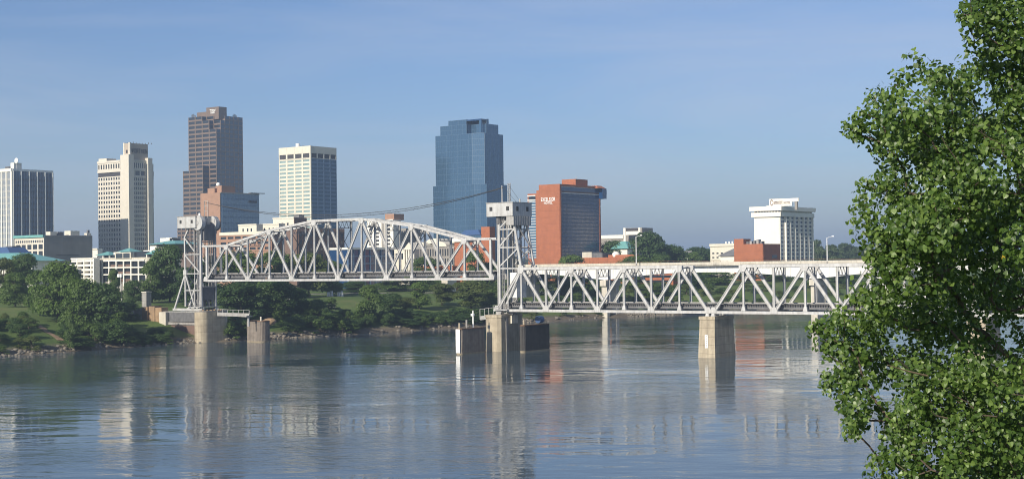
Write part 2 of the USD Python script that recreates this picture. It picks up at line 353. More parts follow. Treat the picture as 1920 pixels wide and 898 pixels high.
# ------------------------------------------------------------------ the railway lift bridge
B0 = np.array([-94.67, 445.26, 0])
def BL(s, y=0, z=0):                       # bridge coordinates to the world
    return B0 + ND * s + WD * y + np.array([0, 0, z])
BW = 5.8
def truss(t, P, n, zb, ztop, hips, chord, post, dg, ext=0.0):
    """Two truss planes at y = 0 and BW with n panels of P; ztop(i) gives the top chord at i; diagonals follow the Warren zigzag."""
    for y in (0.0, BW):
        m = 'steel'
        for i in range(n):
            obj('bottom_chord', MB().bar((i * P, y, zb), ((i + 1) * P, y, zb), chord * 0.95, 0.55), m, t)
        tops = [i for i in range(1, n) if i % 2 == 1] if not ext else [i for i in range(1, n) if i % 2 == 1]
        for a, b in zip(tops[:-1], tops[1:]):
            obj('top_chord', MB().bar((a * P, y, ztop(a)), (b * P, y, ztop(b)), chord, 0.62), m, t)
        if ext:
            for a, sgn in ((tops[0], -1), (tops[-1], 1)):
                obj('top_chord', MB().bar((a * P, y, ztop(a)), (a * P + sgn * (P + ext), y, ztop(a)), chord * 0.8, 0.5), m, t)
            for xx in (0.0, n * P):
                obj('end_post', MB().bar((xx - (0.4 if xx else -0.4), y, zb), (xx - (0.4 if xx else -0.4), y, ztop(1)), post * 1.3, 0.5), m, t)
        for i in range(1, n):
            zt = ztop(i) - chord * 0.4
            mb = MB()
            for dx in (-post * 0.38, post * 0.38):
                mb.box(i * P + dx - 0.07, i * P + dx + 0.07, y - 0.22, y + 0.22, zb, zt)
            mb.box(i * P - post * 0.4, i * P + post * 0.4, y - 0.05, y + 0.05, zb, zt)
            obj('vertical_post', mb, m, t)
        for i in range(n):
            a, b = ((i * P, zb), ((i + 1) * P, ztop(i + 1))) if i % 2 == 0 else ((i * P, ztop(i)), ((i + 1) * P, zb))
            mb = MB().bar((a[0], y, a[1]), (b[0], y, b[1]), dg, 0.12)
            d = np.array([b[0] - a[0], 0, b[1] - a[1]]); d /= np.linalg.norm(d); nrm = np.array([-d[2], 0, d[0]]) * (dg * 0.5)
            for s_ in (-1, 1):
                mb.bar(np.array([a[0], y, a[1]]) + nrm * s_, np.array([b[0], y, b[1]]) + nrm * s_, 0.12, 0.5)
            obj('end_diagonal' if (not ext and i in (0, n - 1)) else 'diagonal', mb, m, t)
        for i in range(n + 1):                      # gusset plates
            if i % 2 == 0:
                c = 0.95 if 0 < i < n else 0.8
                pl = [(i * P - c, zb - .25), (i * P + c, zb - .25), (i * P + c, zb + .5), (i * P + c * .55, zb + 1.25), (i * P - c * .55, zb + 1.25), (i * P - c, zb + .5)]
            else:
                z = ztop(i); c = 0.95
                pl = [(i * P - c, z - .55), (i * P - c * .5, z - 1.3), (i * P + c * .5, z - 1.3), (i * P + c, z - .55), (i * P + c, z + .28), (i * P - c, z + .28)]
            g = trimesh.creation.extrude_polygon(shapely.Polygon(pl), 0.75)
            v = np.asarray(g.vertices)
            obj('gusset_plate', (np.c_[v[:, 0], y - 0.375 + v[:, 2], v[:, 1]], np.asarray(g.faces)[:, ::-1]), m, t)
        for i in range(1, n, 2):                   # foot plates of the posts
            obj('foot_plate', MB().prism([(i * P - .55, y - .36), (i * P + .55, y - .36), (i * P + .55, y + .36), (i * P - .55, y + .36)], zb + .4, zb + 1.5, 0.55), m, t)
    for i in range(n + 1):                         # floor beams
        obj('floor_beam', MB().box(i * P - .25, i * P + .25, .3, BW - .3, zb - .1, zb + .95), 'steel_old', t)
    for y in (1.7, 4.1):
        obj('stringer', MB().box(0, n * P, y - .22, y + .22, zb + .75, zb + 1.55), 'steel_dark', t)
    mb = MB()
    for x in np.arange(0.3, n * P - .2, 0.62):
        mb.box(x, x + .3, 0.75, BW - 0.75, zb + 1.56, zb + 1.82)
    obj('railway_ties', mb, 'timber_dark', t, kind='stuff')
    for y in (2.15, 3.65):
        obj('rail', MB().box(0, n * P, y - .05, y + .05, zb + 1.83, zb + 2.0), 'steel_dark', t)
    mb = MB().box(0, n * P, 0.52, 0.6, zb + 2.75, zb + 2.83)
    for x in np.arange(0, n * P + .1, 2.2): mb.box(x - .04, x + .04, 0.52, 0.6, zb + 1.6, zb + 2.74)
    obj('walkway_railing', MB().box(0, n * P, BW - .75, BW - .6, zb + 2.0, zb + 2.25), 'steel_old', t)
    for i in range(1, n):                          # top struts and sway frames across the track
        z = ztop(i) - .35
        mb = MB().bar((i * P, .3, z), (i * P, BW - .3, z), 0.3, 0.3, (0, 0, 1))
        zl = z - 1.9
        mb.bar((i * P, .2, zl), (i * P, BW - .2, zl), 0.2, 0.2, (0, 0, 1))
        for k in range(3):
            mb.bar((i * P, .3 + k * 1.75, z), (i * P, .3 + k * 1.75 + .87, zl), .1, .1, (1, 0, 0)); mb.bar((i * P, .3 + k * 1.75 + .87, zl), (i * P, .3 + k * 1.75 + 1.75, z), .1, .1, (1, 0, 0))
        obj('sway_frame', mb, 'steel_old', t)
        if ext and ztop(i) - zb > 13:
            obj('cross_brace', MB().bar((i * P, .2, zb + 7.2), (i * P, BW - .2, zl - .2), .13, .13, (1, 0, 0)).bar((i * P + .1, BW - .2, zb + 7.2), (i * P + .1, .2, zl - .2), .13, .13, (1, 0, 0)), 'steel_dark', t)
    for i in range(1, n - 1):                      # top lateral bracing
        obj('top_lateral', MB().bar((i * P, .3, ztop(i) + .1), ((i + 1) * P, BW - .3, ztop(i + 1) + .1), .22, .2, (0, 0, 1)).bar((i * P, BW - .3, ztop(i) + .12), ((i + 1) * P, .3, ztop(i + 1) + .12), .22, .2, (0, 0, 1)), 'steel', t)
    for i in range(n):
        obj('bottom_lateral', MB().bar((i * P, .3, zb - .1), ((i + 1) * P, BW - .3, zb - .1), .2, .15, (0, 0, 1)).bar((i * P, BW - .3, zb - .12), ((i + 1) * P, .3, zb - .12), .2, .15, (0, 0, 1)), 'steel_old', t)

LP = 9.144
lift = thing('lift_span', 'raised silver steel truss lift span with humped top chord between two towers', 'bridge span', BL(0, 0, 0), -PHI)
_hk = {1: 29.65, 3: 33.8, 5: 36.15, 7: 36.15, 9: 33.8, 11: 29.65}
def lift_top(i):
    return _hk[i] if i in _hk else (_hk[i - 1] + _hk[i + 1]) / 2 if 1 < i < 11 else 29.65
truss(lift, LP, 12, 19.0, lift_top, None, 0.68, 0.52, 0.56, ext=1.6)

FP = 7.8
zb_, zt_ = 10.7, 21.6
spans = ['silver steel truss span between the right lift tower and the battered stone pier', 'silver steel truss span from the battered pier into the leaves of the near tree', 'silver truss span mostly hidden behind the near tree']
for k, s0 in enumerate((111.3, 175.2, 239.1)):
    if k == 0:
        fix = thing('fixed_span', spans[0], 'bridge span', BL(s0), -PHI)
        truss(fix, FP, 8, zb_, lambda i: zt_, None, 0.7, 0.5, 0.58)
    else:
        o = thing('fixed_span', spans[k], 'bridge span', BL(s0), -PHI)
        o.GetReferences().AddInternalReference(fix.GetPath()); o.SetInstanceable(True)

def tower(name, label, s_front, sg, house, left):
    """A lift tower. sg = +1: the back legs lean towards +x (right tower), -1: the left one. Local x = 0 at the front legs."""
    t = thing(name, label, 'bridge tower', BL(s_front), -PHI)
    z0, zt = 10.2, 35.2
    for y in (0.0, BW):
        mb = MB()
        for dx in (-.35, .35): mb.box(dx - .1, dx + .1, y - .3, y + .3, z0, zt)
        mb.box(-.3, .3, y - .06, y + .06, z0, zt)
        obj('front_leg', mb, 'steel', t)
        mb = MB()
        for dx in (1.15, 1.55): mb.box(sg * dx - .06, sg * dx + .06, y - .12, y + .12, z0 + .5, zt)
        for z in np.arange(z0 + .8, zt, 1.15): mb.box(min(sg * 1.15, sg * 1.55), max(sg * 1.15, sg * 1.55), y - .05, y + .05, z, z + .07)
        obj('ladder', mb, 'steel_old', t)
        obj('guide_rail', MB().box(sg * 2.75 - .16, sg * 2.75 + .16, y - .16, y + .16, z0, zt), 'steel_old', t)
        if not left:
            b0, b1 = (sg * 7.1, y, 21.8), (sg * 4.7, y, 34.9)
            obj('back_leg', MB().bar(b0, b1, .62, .5), 'steel', t)
            lev = [(0.0, 12.6), (.0, 21.7), (0, 27.2), (0, 32.0)]
            for k, (_, z) in enumerate(lev[1:]):
                xb = sg * (7.1 - 2.4 * (z - 21.8) / 13.1)
                obj('horizontal_strut', MB().bar((0, y, z), (xb, y, z), .32, .3), 'steel', t)
            for za, zb2 in ((22.3, 27.0), (27.5, 32.2)):
                xb = sg * (7.1 - 2.4 * (zb2 - 21.8) / 13.1)
                obj('brace', MB().bar((0.2 * sg, y, za), (xb, y, zb2), .34, .26), 'steel', t)
            obj('brace', MB().bar((sg * .2, y, 32.3), (sg * 3.6, y, 35.0), .3, .26), 'steel', t)
            obj('brace', MB().bar((sg * 2.2, y, 12.4), (sg * 7.0, y, 21.2), .42, .3), 'steel', t)
        else:
            knee = (sg * 7.0, y, 21.2)
            obj('back_leg', MB().bar((sg * 7.0, y, 11.0), (sg * 7.1, y, 32.6), .5, .45), 'steel', t)
            obj('back_leg', MB().bar((sg * 12.0, y, 10.4), knee, .5, .45), 'steel', t)
            obj('brace', MB().bar((sg * 3.0, y, 11.2), knee, .42, .4), 'steel', t)
            obj('brace', MB().bar((sg * 7.1, y, 32.6), (sg * 5.2, y, 35.4), .42, .4), 'steel', t)
            obj('brace', MB().bar((sg * 7.1, y, 32.3), (sg * 2.8, y, 28.2), .36, .36), 'steel', t)
            obj('brace', MB().bar((sg * 7.0, y, 27.0), (sg * .3, y, 21.4), .36, .36), 'steel', t)
            for z in (16.0, 21.2, 27.2):
                obj('horizontal_strut', MB().bar((0, y, z), (sg * 7.0, y, z), .28, .28), 'steel', t)
            obj('base_beam', MB().box(min(0, sg * 12.6), max(0, sg * 12.6), y - .4, y + .4, 9.7, 10.4), 'steel', t)
        obj('gusset_plate', MB().box(sg * (7.1 if not left else 7.0) - .75, sg * (7.1 if not left else 7.0) + .75, y - .34, y + .34, 20.8, 22.4), 'steel', t)
        obj('foot_plate', MB().box(-.9, .9, y - .55, y + .55, 9.9, 10.5), 'steel', t)
    for x, zs in ((0.0, (23.5, 29.0) if not left else (31.0,)), (sg * 6.6 if not left else sg * 7.05, (21.8, 27.0) if not left else (11, 16, 21.2, 27.0))):
        for z in zs:
            if left or x != 0.0:
                xx = x if left else sg * (7.1 - 2.4 * (z - 21.8) / 13.1)
                obj('cross_strut', MB().bar((xx, .3, z), (xx, BW - .3, z), .26, .26, (1, 0, 0)), 'steel_old', t)
    pairs = ((21.9, 27.0), (27.1, 34.0)) if not left else ((11.2, 16.0), (16, 21.2), (21.3, 27.0), (27.0, 32.4))
    for za, zc in pairs:                      # X bracing between the back legs
        xa, xc = [(sg * (7.1 - 2.4 * (z - 21.8) / 13.1)) if not left else sg * 7.05 for z in (za, zc)]
        obj('cross_brace', MB().bar((xa, .3, za), (xc, BW - .3, zc), .3, .2, (1, 0, 0)).bar((xa + .22, BW - .3, za), (xc + .22, .3, zc), .3, .2, (1, 0, 0)), 'steel_old', t)
    # counterweight between the legs
    if not left:
        obj('counterweight', MB().prism([(sg * 2.6, .75), (sg * 5.0, .75), (sg * 5.0, BW - .75), (sg * 2.6, BW - .75)], 14.0, 20.6), 'steel_white', t)
    else:
        obj('counterweight', MB().box(-2.2, .4, .55, BW - .55, 13.0, 16.9), 'steel_dark', t)
        obj('counterweight_frame', MB().box(-2.3, -2.05, .4, .7, 12.2, 18.2).box(-2.3, -2.05, BW - .7, BW - .4, 12.2, 18.2).box(-2.3, .5, .45, BW - .45, 16.93, 17.3), 'steel_old', t)
    for y in (.9, 1.5, BW - 1.5, BW - .9):
        obj('hoist_rope', MB().cyl((sg * 3.8 if not left else -1.0, y, 20.4 if not left else 17.2), (sg * 3.8 if not left else -1.0, y, 35.3), .07, n=6), 'cable', t)
    for y in (.3, 2.0, 3.8, 5.5):
        obj('operating_rope', MB().cyl((sg * 1.9, y, 11), (sg * 1.9, y, 35.3), .09, n=6).cyl((sg * 4.4, y, 21), (sg * 4.4, y, 35.3), .09, n=6), 'cable', t)
    if left:
        obj('operating_gear', MB().box(-4.6, -2.6, 1.2, 4.4, 10.96, 13.4).box(-4.0, -3.0, .6, 5.0, 13.41, 15.0), 'steel_dark', t)
    # girders under the machine house
    obj('top_girder', MB().box(-.4, .4, -.6, BW + .6, 33.6, 35.3), 'steel_dark', t)
    # machine house with sloping soffit, windows and roof trim
    x0, x1 = house
    zh0, zh1 = 35.4, 38.9
    mh = obj('machine_house', MB().box(x0, x1, -1.5, 7.3, zh0, zh1), 'steel', t)
    rl = MB().box(x0 - .12, x1 + .12, -1.62, 7.42, zh1, zh1 + .16)
    obj('roof', rl, 'steel_old', mh)
    for k, xw in enumerate((x0 + 1.5, x1 - 1.6)):
        obj('window', MB().box(xw - .45, xw + .45, -1.56, -1.49, zh0 + 1.45, zh0 + 2.5), 'marks_black', mh)
    xf = x1
    if not left:
        for yw in (.6, 5.2):
            obj('window', MB().box(xf - .01, xf + .06, yw - .5, yw + .5, zh0 + 1.3, zh0 + 2.5), 'marks_black', mh)
        obj('under_house', MB().box(x1 - 2.3, x1 - .1, -1.2, 7.0, zh0 - 2.4, zh0 - .003), 'steel_old', t)
        for yv in np.arange(-1.0, 7.0, .8):
            obj('under_house_rib', MB().box(x1 - .1, x1 + .02, yv, yv + .14, zh0 - 2.4, zh0 - .02), 'steel', t)
        hop = MB().prism([(-1.2, 0), (4.6, 0), (4.6, 4.6), (-1.2, 4.6)], 0, 2.6)
        v = np.vstack([[[-.2, .4, zh0 - .01], [4.8, .4, zh0 - .01], [4.8, 5.4, zh0 - .01], [-.2, 5.4, zh0 - .01]], [[1.6, 1.2, zh0 - 3.2], [3.2, 1.2, zh0 - 3.2], [3.2, 4.6, zh0 - 3.2], [1.6, 4.6, zh0 - 3.2]]])
        obj('soffit_hopper', (v, np.array([[0, 1, 5, 4], [1, 2, 6, 5], [2, 3, 7, 6], [3, 0, 4, 7], [4, 5, 6, 7]])), 'steel', t)
    # sheaves under curved hoods on the lift side
    if left:
        for y in (-.2, BW - .2):
            sh = MB().cyl((x1 + .2, y - .75, 36.9), (x1 + .2, y + .75, 36.9), 2.25, n=28)
            wh = obj('sheave_hood', sh, 'steel', t, smooth=30)
            obj('sheave_wheel', MB().cyl((x1 + .2, y + .76, 36.4), (x1 + .2, y + 1.5, 36.4), 1.9, n=24), 'steel_dark', wh, smooth=30)
            obj('sheave_hub', MB().cyl((x1 + .2, y - .9, 36.9), (x1 + .2, y - .74, 36.9), .6, n=16), 'steel_old', wh, smooth=30)
        obj('rope_curtain', MB().box(x1 + .6, x1 + 1.6, .6, BW - .6, 31.4, 36.4), 'steel_dark', t)
        obj('side_girder', MB().box(x1 - 1.0, x1 + .4, -.3, 7.0, 34.3, 35.38), 'steel_dark', t)
        m = MB()
        for xx in (x1 + .3, x1 + 1.9):
            m.bar((xx, 2.0, 38.4), (xx, 2.0, 43.8), .16, .16)
        for z in (40.6, 42.2, 43.7): m.bar((x1 + .3, 2.0, z), (x1 + 1.9, 2.0, z), .12, .12)
        obj('roof_mast', m, 'steel_old', t)
        obj('roof_vent', MB().cyl((x1 - .8, 1.0, 39.0), (x1 - .8, 1.0, 40.0), .35, .3, 10), 'white_paint', t)
    else:
        obj('roof_mast', MB().cyl((.9, .4, 39), (.9, .4, 43.6), .14, .1, 8), 'steel', t)
        m = MB()
        for dx, dy in ((0, 0), (.55, 0), (0, .55), (.55, .55)): m.bar((2.2 + dx, 1.2 + dy, 39), (2.2 + dx, 1.2 + dy, 44.2), .09, .09)
        for k, z in enumerate(np.arange(39.4, 44, .6)):
            m.bar((2.2, 1.2, z), (2.75, 1.2, z + .5), .07, .07); m.bar((2.2, 1.75, z), (2.75, 1.75, z + .5), .07, .07); m.bar((2.2, 1.2, z + .5), (2.2, 1.75, z), .07, .07, (1, 0, 0))
        obj('lattice_mast', m, 'steel_old', t)
        obj('stay_wire', MB().cyl((2.4, 1.4, 43.6), (5.4, 2.6, 39), .035, n=5), 'cable', t)
        obj('stay_wire', MB().cyl((.9, .4, 43.4), (4.6, 2.0, 39), .035, n=5), 'cable', t)
        obj('roof_light', MB().cyl((5.2, 2.4, 39), (5.2, 2.4, 39.9), .22, n=10), 'steel_old', t)
    # service platform with railing at the foot
    xa, xb = (-1.2, 3.2) if not left else (-4.5, .8)
    obj('service_platform', MB().box(xa, xb, -1.3, BW + 1.0, 10.75, 10.95), 'steel', t)
    m = MB()
    for z in (11.5, 12.0): m.bar((xa, -1.25, z), (xb, -1.25, z), .06, .06)
    for x in np.linspace(xa, xb, 6): m.bar((x, -1.25, 10.95), (x, -1.25, 12.0), .06, .06)
    obj('platform_railing', m, 'steel_old', t)
    obj('machinery_cabinet', MB().box(1.4 * sg - .5, 1.4 * sg + .5, .8, 1.9, 11.0, 13.4), 'steel_old', t)
    return t
tower('lift_tower', 'steel lift tower with boxy windowed machine house right of the raised span', 112.1, 1, (-2.9, 5.6), False)
tower('lift_tower', 'steel lift tower with two round sheave hoods left of the raised span', -2.4, -1, (-8.8, -.6), True)

# ropes sagging between the two tower tops
pa, pb = BL(-1.9, 2.0, 43.2), BL(113.1, .4, 43.0)
for k, sag in enumerate((5.4, 6.0)):
    tt = np.linspace(0, 1, 25)
    cv = pa * (1 - tt)[:, None] + pb * tt[:, None]
    cv[:, 2] -= sag * 4 * tt * (1 - tt)
    cv[:, :2] += WD[:2] * 0.5 * k
    mb = MB()
    for a, b in zip(cv[:-1], cv[1:]): mb.cyl(a, b, .085, n=6)
    o = obj('span_cable', mb, 'cable')
    tag(o, ('upper of two dark cables sagging between the lift tower tops', 'lower of two dark cables sagging between the lift tower tops')[k], 'cable', 'cables between the lift towers')

# ------------------------------------------------------------------ piers, dolphins and abutment
def pier_thing(name, label, s, y, cat='bridge pier'):
    return thing(name, label, cat, BL(s, y), -PHI)
def batter(mb, x0, x1, y0, y1, z0, z1, b):
    v = np.array([[x0, y0, z0], [x1, y0, z0], [x0, y1, z0], [x1, y1, z0], [x0 + b, y0 + b, z1], [x1 - b, y0 + b, z1], [x0 + b, y1 - b, z1], [x1 - b, y1 - b, z1]])
    return mb.add(v, BOXF)
for k, (s, lab) in enumerate(((174.3, 'battered tan concrete pier with white gauge board standing alone in the river'), (238.2, 'battered concrete pier half hidden by the near tree'), (302.5, 'battered concrete pier behind the near tree'))):
    t = pier_thing('bridge_pier', lab, s, 0)
    for j in range(5):
        z0, z1 = (-3, 1.0) if j == 0 else (1.0 + (j - 1) * 2.0, 1.0 + j * 2.0)
        b0, b1 = z0 + 3, z1 + 3
        mb = MB()
        v = np.array([[x + sx * bb * .03, y + sy * bb * .06, z] for bb, z in ((b0, z0), (b1, z1 - .04)) for y, sy in ((-2.6, 1), (8.4, -1)) for x, sx in ((-2.35, 1), (2.35, -1))])
        mb.add(v, BOXF)
        obj('concrete_lift', mb, 'concrete', t)
    obj('pier_cap', MB().box(-2.15, 2.15, -2.05, 7.85, 9.0, 9.75), 'concrete', t)
    for y in (0, BW):
        for x in (-.75, .75):
            obj('bearing_shoe', MB().prism([(x - .5, y - .5), (x + .5, y - .5), (x + .5, y + .5), (x - .5, y + .5)], 9.753, 10.4, .7), 'steel', t)
    if k == 0:
        bd = MB(); bd.box(-.4, .35, -2.42, -2.1, 2.3, 5.4)
        gb_ = obj('gauge_board', bd, 'white_paint', t)
        for j, z in enumerate(np.arange(2.6, 5.3, .42)):
            obj('gauge_mark', MB().box(-.2, .12, -2.44, -2.423, z, z + .13), 'marks_black', gb_)
# pier under the right tower: pointed upstream nose
t = pier_thing('tower_pier', 'tan concrete pier with chamfered nose under the right lift tower', 112.2, 0)
pl = [(-3.0, -2.4), (-2.1, -3.2), (1.3, -3.2), (2.0, -2.4), (2.0, 7.0), (1.3, 7.8), (-2.1, 7.8), (-3.0, 7.0)]
obj('shaft', MB().prism(pl, -3, 8.9), 'concrete', t)
obj('pier_cap', MB().prism([(x * 1.08, (y - 2.5) * 1.03 + 2.5) for x, y in pl], 8.9, 9.6), 'concrete', t)
obj('pilaster', MB().box(1.9, 2.15, -.4, .6, -3, 8.88), 'concrete_grey', t)
obj('ledge_block', MB().box(1.6, 2.6, 1.6, 4.3, 7.2, 9.5), 'concrete_pale', t)
for y in (-.2, BW): obj('bearing_shoe', MB().box(-.8, .8, y - .7, y + .7, 9.603, 10.3), 'steel_old', t)
obj('control_hut', MB().box(2.0, 3.4, .9, 2.3, 9.62, 10.9), 'steel_dark', t)
# rounded pier under the left tower
t = pier_thing('tower_pier', 'pale rounded concrete pier under the left lift tower', -1.2, 0)
def stadium(w, y0, y1, n=14):
    a = np.linspace(math.pi, 2 * math.pi, n)
    return [(w * math.cos(q), y0 + w * math.sin(q)) for q in a] + [(w * math.cos(q), y1 + w * math.sin(q)) for q in a - math.pi]
for j, (z0, z1) in enumerate(((-3, 1.2), (1.2, 3.2), (3.2, 5.2), (5.2, 7.2), (7.2, 9.4))):
    obj('concrete_lift', MB().prism(stadium(2.45, -.6, 6.4), z0, z1 - .035), 'concrete', t, smooth=25)
obj('pier_cap', MB().prism(stadium(2.3, -.6, 6.4), 9.4, 9.7), 'concrete_grey', t)
for k in range(14):
    a = rng.uniform(-2, 2), rng.uniform(-1.5, 7)
    obj('loose_stone', MB().mesh(trimesh.Trimesh(stones[k % 6].vertices * rng.uniform(.2, .4) + [a[0], a[1], 9.75], stones[k % 6].faces)), 'tan_earth', t)
# sheet pile dolphins: corrugated walls with coping
def dolphin(label, s, y, L, Wd_, ztop, ncor, white=False, pile='sheet_pile'):
    t = pier_thing('sheet_pile_dolphin', label, s, y, 'dolphin')
    r = min(L, Wd_) * .35
    base = shapely.box(0, 0, L, Wd_).buffer(-r).buffer(r, quad_segs=10)
    ring = base.exterior; n = int(ring.length / .42) * 2
    pts = []
    for k in range(n):
        p = ring.interpolate(k / n, normalized=True); q = ring.interpolate((k + .5) / n, normalized=True)
        d = np.array([q.x - p.x, q.y - p.y]); d /= np.linalg.norm(d) + 1e-9
        o = .13 if k % 2 else 0.0
        pts.append((p.x - d[1] * o, p.y + d[0] * o))
    obj('sheet_piles', MB().prism(pts, -3, ztop), pile, t, smooth=15)
    obj('waterline_stain', MB().prism(list(base.buffer(.17).exterior.coords)[:-1], -.5, .32), 'waterline', t)
    cap = base.buffer(.16).buffer(0)
    obj('coping', MB().prism(list(cap.exterior.coords)[:-1], ztop + .003, ztop + .22), 'rust', t)
    obj('fill', MB().prism(list(base.buffer(-.15).exterior.coords)[:-1], ztop + .22, ztop + .27), 'tan_earth', t)
    if white:
        obj('white_edge_board', MB().box(.1, L - .1, -.30, -.17, .4, ztop + .1), 'white_paint', t)
    return t
c1 = at(863, 664, 367)[:2]
def bl_of(p):
    d = np.array([p[0] - B0[0], p[1] - B0[1]]); return float(d @ ND[:2]), float(d @ WD[:2])
s_, y_ = bl_of(c1)
d1 = dolphin('dark corrugated sheet pile dolphin with white painted edge left of the tower pier', s_ - 1.25, y_, 1.5, 10.3, 6.35, 1, True)
for (x, y, h) in ((.7, .5, 1.5), (.8, 3.4, 2.2)):
    obj('mooring_post', MB().cyl((x, y, 6.5), (x, y, 6.5 + h), .28, .24, 10), 'concrete_grey' if h > 2 else 'concrete', d1)
obj('navigation_light_pole', MB().cyl((.8, 6.2, 6.5), (.8, 6.2, 11.0), .2, .16, 8).box(.3, 1.1, 5.9, 6.5, 9.6, 10.2), 'white_paint', d1)
c1 = at(979, 657, 373)[:2]; s_, y_ = bl_of(c1)
d2 = dolphin('dark corrugated sheet pile dolphin right of the tower pier', s_ - .9, y_ + .3, 1.3, 11.9, 6.75, 1, pile='sheet_pile_dark')
obj('blue_drum', MB().cyl((.8, 7.2, 8.2), (.8, 8.9, 8.2), .95, n=16), 'blue_roof', d2, smooth=30)
obj('mooring_post', MB().cyl((.7, .9, 7.1), (.7, .9, 8.3), .25, n=10), 'concrete', d2)
c1 = at(458, 641, 444)[:2]; s_, y_ = bl_of(c1)
d3 = dolphin('brown corrugated sheet pile dolphin beside the left tower pier', s_, y_ + .5, 7.0, 4.2, 6.3, 1)
obj('mooring_post', MB().cyl((6.2, .6, 6.4), (6.2, .6, 7.8), .3, n=10), 'concrete_pale', d3)
# catwalks from piers to dolphins
def catwalk(label, p, q, hs):
    p, q = np.array(p), np.array(q)
    t = thing('catwalk', label, 'catwalk', p)
    L = q - p
    obj('deck', MB().bar((0, 0, 0), L, .2, 1.1, (0, 0, 1)).bar((0, 0, -.35), L - [0, 0, .35], .3, .12, (0, 0, 1)), 'steel_old', t)
    for f in np.linspace(0, 1, 7):
        obj('railing_post', MB().bar(L * f + [0, 0, .12], L * f + [0, 0, hs], .12, .12, (1, 0, 0)), 'steel', t)
    obj('handrail', MB().bar([0, 0, hs], L + [0, 0, hs], .08, .08, (0, 0, 1)), 'steel', t)
    return t
catwalk('pale steel catwalk from the rounded pier to the brown dolphin', BL(1.5, 3, 8.6), BL(15.5, 3, 8.4), 1.5)
catwalk('white railed catwalk behind the dolphin left of the tower pier', BL(101, 6, 8.3), BL(110, 6, 9.3), 2.4)
t = pier_thing('steel_bent', 'pale steel post carrying the catwalk beside the brown dolphin', 15.2, 3, 'post')
obj('post', MB().box(-.22, .22, -.22, .22, 5.0, 8.3), 'steel', t); obj('cap_beam', MB().box(-.4, .4, -1.2, 1.2, 7.9, 8.27), 'steel_old', t)
# left abutment: approach girder on a brick wall, concrete end block, eroded earth behind
t = pier_thing('bridge_abutment', 'dark brick abutment with concrete end block left of the rounded pier', -4, 0, 'abutment')
def ab(px0, px1, py0, py1, Y):            # a block's place along the bridge line
    return bl_of(at(px0, py0, Y)[:2])[0] + 4, bl_of(at(px1, py0, Y)[:2])[0] + 4
obj('brick_wall', MB().box(-13.2, 1.2, .6, 6.5, -2, 5.2), 'brick_dark', t)
obj('concrete_base', MB().box(-13.8, 1.3, .2, 6.8, 5.203, 6.0), 'concrete_grey', t)
obj('approach_girder', MB().box(-13.4, 2.6, .3, .75, 6.2, 9.2).box(-13.4, 2.6, 5.1, 5.55, 6.2, 9.2), 'steel_dark', t)
obj('girder_flange', MB().box(-13.5, 2.7, .1, .95, 9.203, 9.4).box(-13.5, 2.7, 4.9, 5.75, 9.203, 9.4), 'steel', t)
obj('end_block', MB().box(-17.0, -13.9, -.8, 6.9, -1, 9.2), 'concrete_pale', t)
obj('deck_slab', MB().box(-17.2, 2.6, 1.0, 4.9, 9.0, 9.35), 'concrete_grey', t)
t = pier_thing('retaining_wall', 'crumbling tan and brown retaining wall left of the bridge abutment', -21, 0, 'wall')
for k in range(9):
    x1 = 0 - k * 3.1
    h = 10.6 - .12 * k + rng.uniform(-.5, .5)
    obj('wall_section', MB().prism([(x1 - 3.05, .4 + rng.uniform(-.5, .3)), (x1, rng.uniform(-.3, .3)), (x1, 3), (x1 - 3.05, 3)], 1.0, h), 'tan_earth' if k in (0, 1, 2, 5) else 'concrete_grey', t)
# ------------------------------------------------------------------ the road bridge behind
MB0 = at(1136, 597, 605)[:2]
mbO = np.array([MB0[0], MB0[1], 0.0])
rb = thing('road_bridge', 'long white haunched girder road bridge behind the truss spans', 'road bridge', mbO, -PHI)
RZ = 21.6                               # deck level
def soffit(s):                          # depth of the haunched girder, deepest over the piers
    d = min(abs(s - k * 94.0) for k in (-1, 0, 1, 2))
    return RZ - 0.35 - (2.7 + 2.9 * max(0, 1 - d / 40.0) ** 1.6)
xs = np.arange(-40, 200.1, 4.0)
for y in (0.0, 8.0):
    for a, b in zip(xs[:-1], xs[1:]):
        if y and (int(a) // 4) % 1: continue
        v = np.array([[a, y - .2, soffit(a)], [b, y - .2, soffit(b)], [a, y + .2, soffit(a)], [b, y + .2, soffit(b)], [a, y - .2, RZ - .3], [b, y - .2, RZ - .3], [a, y + .2, RZ - .3], [b, y + .2, RZ - .3]])
        obj('girder_section', MB().add(v, BOXF), 'steel_white', rb)
        obj('web_stiffener', MB().box(a + .02, a + .2, y - .36, y - .2, soffit(a) + .05, RZ - .35), 'steel_white', rb)
for a in range(-44, 200, 12):
    obj('deck_slab', MB().box(a, a + 11.96, -2.4, 10.4, RZ - .3, RZ), 'concrete_grey', rb)
    for y in (-2.4, 10.1):
        obj('parapet', MB().box(a, a + 11.94, y, y + .3, RZ - .45, RZ + 1.05), 'concrete_pale', rb)
mb = MB()
for a in np.arange(-44, 200, 3.0): mb.box(a, a + .1, -2.3, -2.2, RZ + 1.05, RZ + 1.5)
mb.box(-44, 200, -2.3, -2.2, RZ + 1.5, RZ + 1.6)
obj('guard_rail', mb, 'rust', rb)
for k in (0, 1):
    s = k * 94.0
    for y in (0.2, 7.6):
        obj('pier_column', MB().box(s - 1.3, s + 1.3, y - 1.1, y + 1.1, -3, 15.4), 'concrete_pale', rb)
    obj('pier_cap', MB().box(s - 1.5, s + 1.5, -2.0, 9.8, 13.2, 15.6), 'concrete_pale', rb)
    obj('bearing', MB().box(s - .5, s + .5, -.5, .5, 15.603, soffit(s)), 'steel_dark', rb)
obj('abutment', MB().box(-46, -40.2, -2.2, 10.2, 4, RZ - .32), 'concrete_grey', rb)
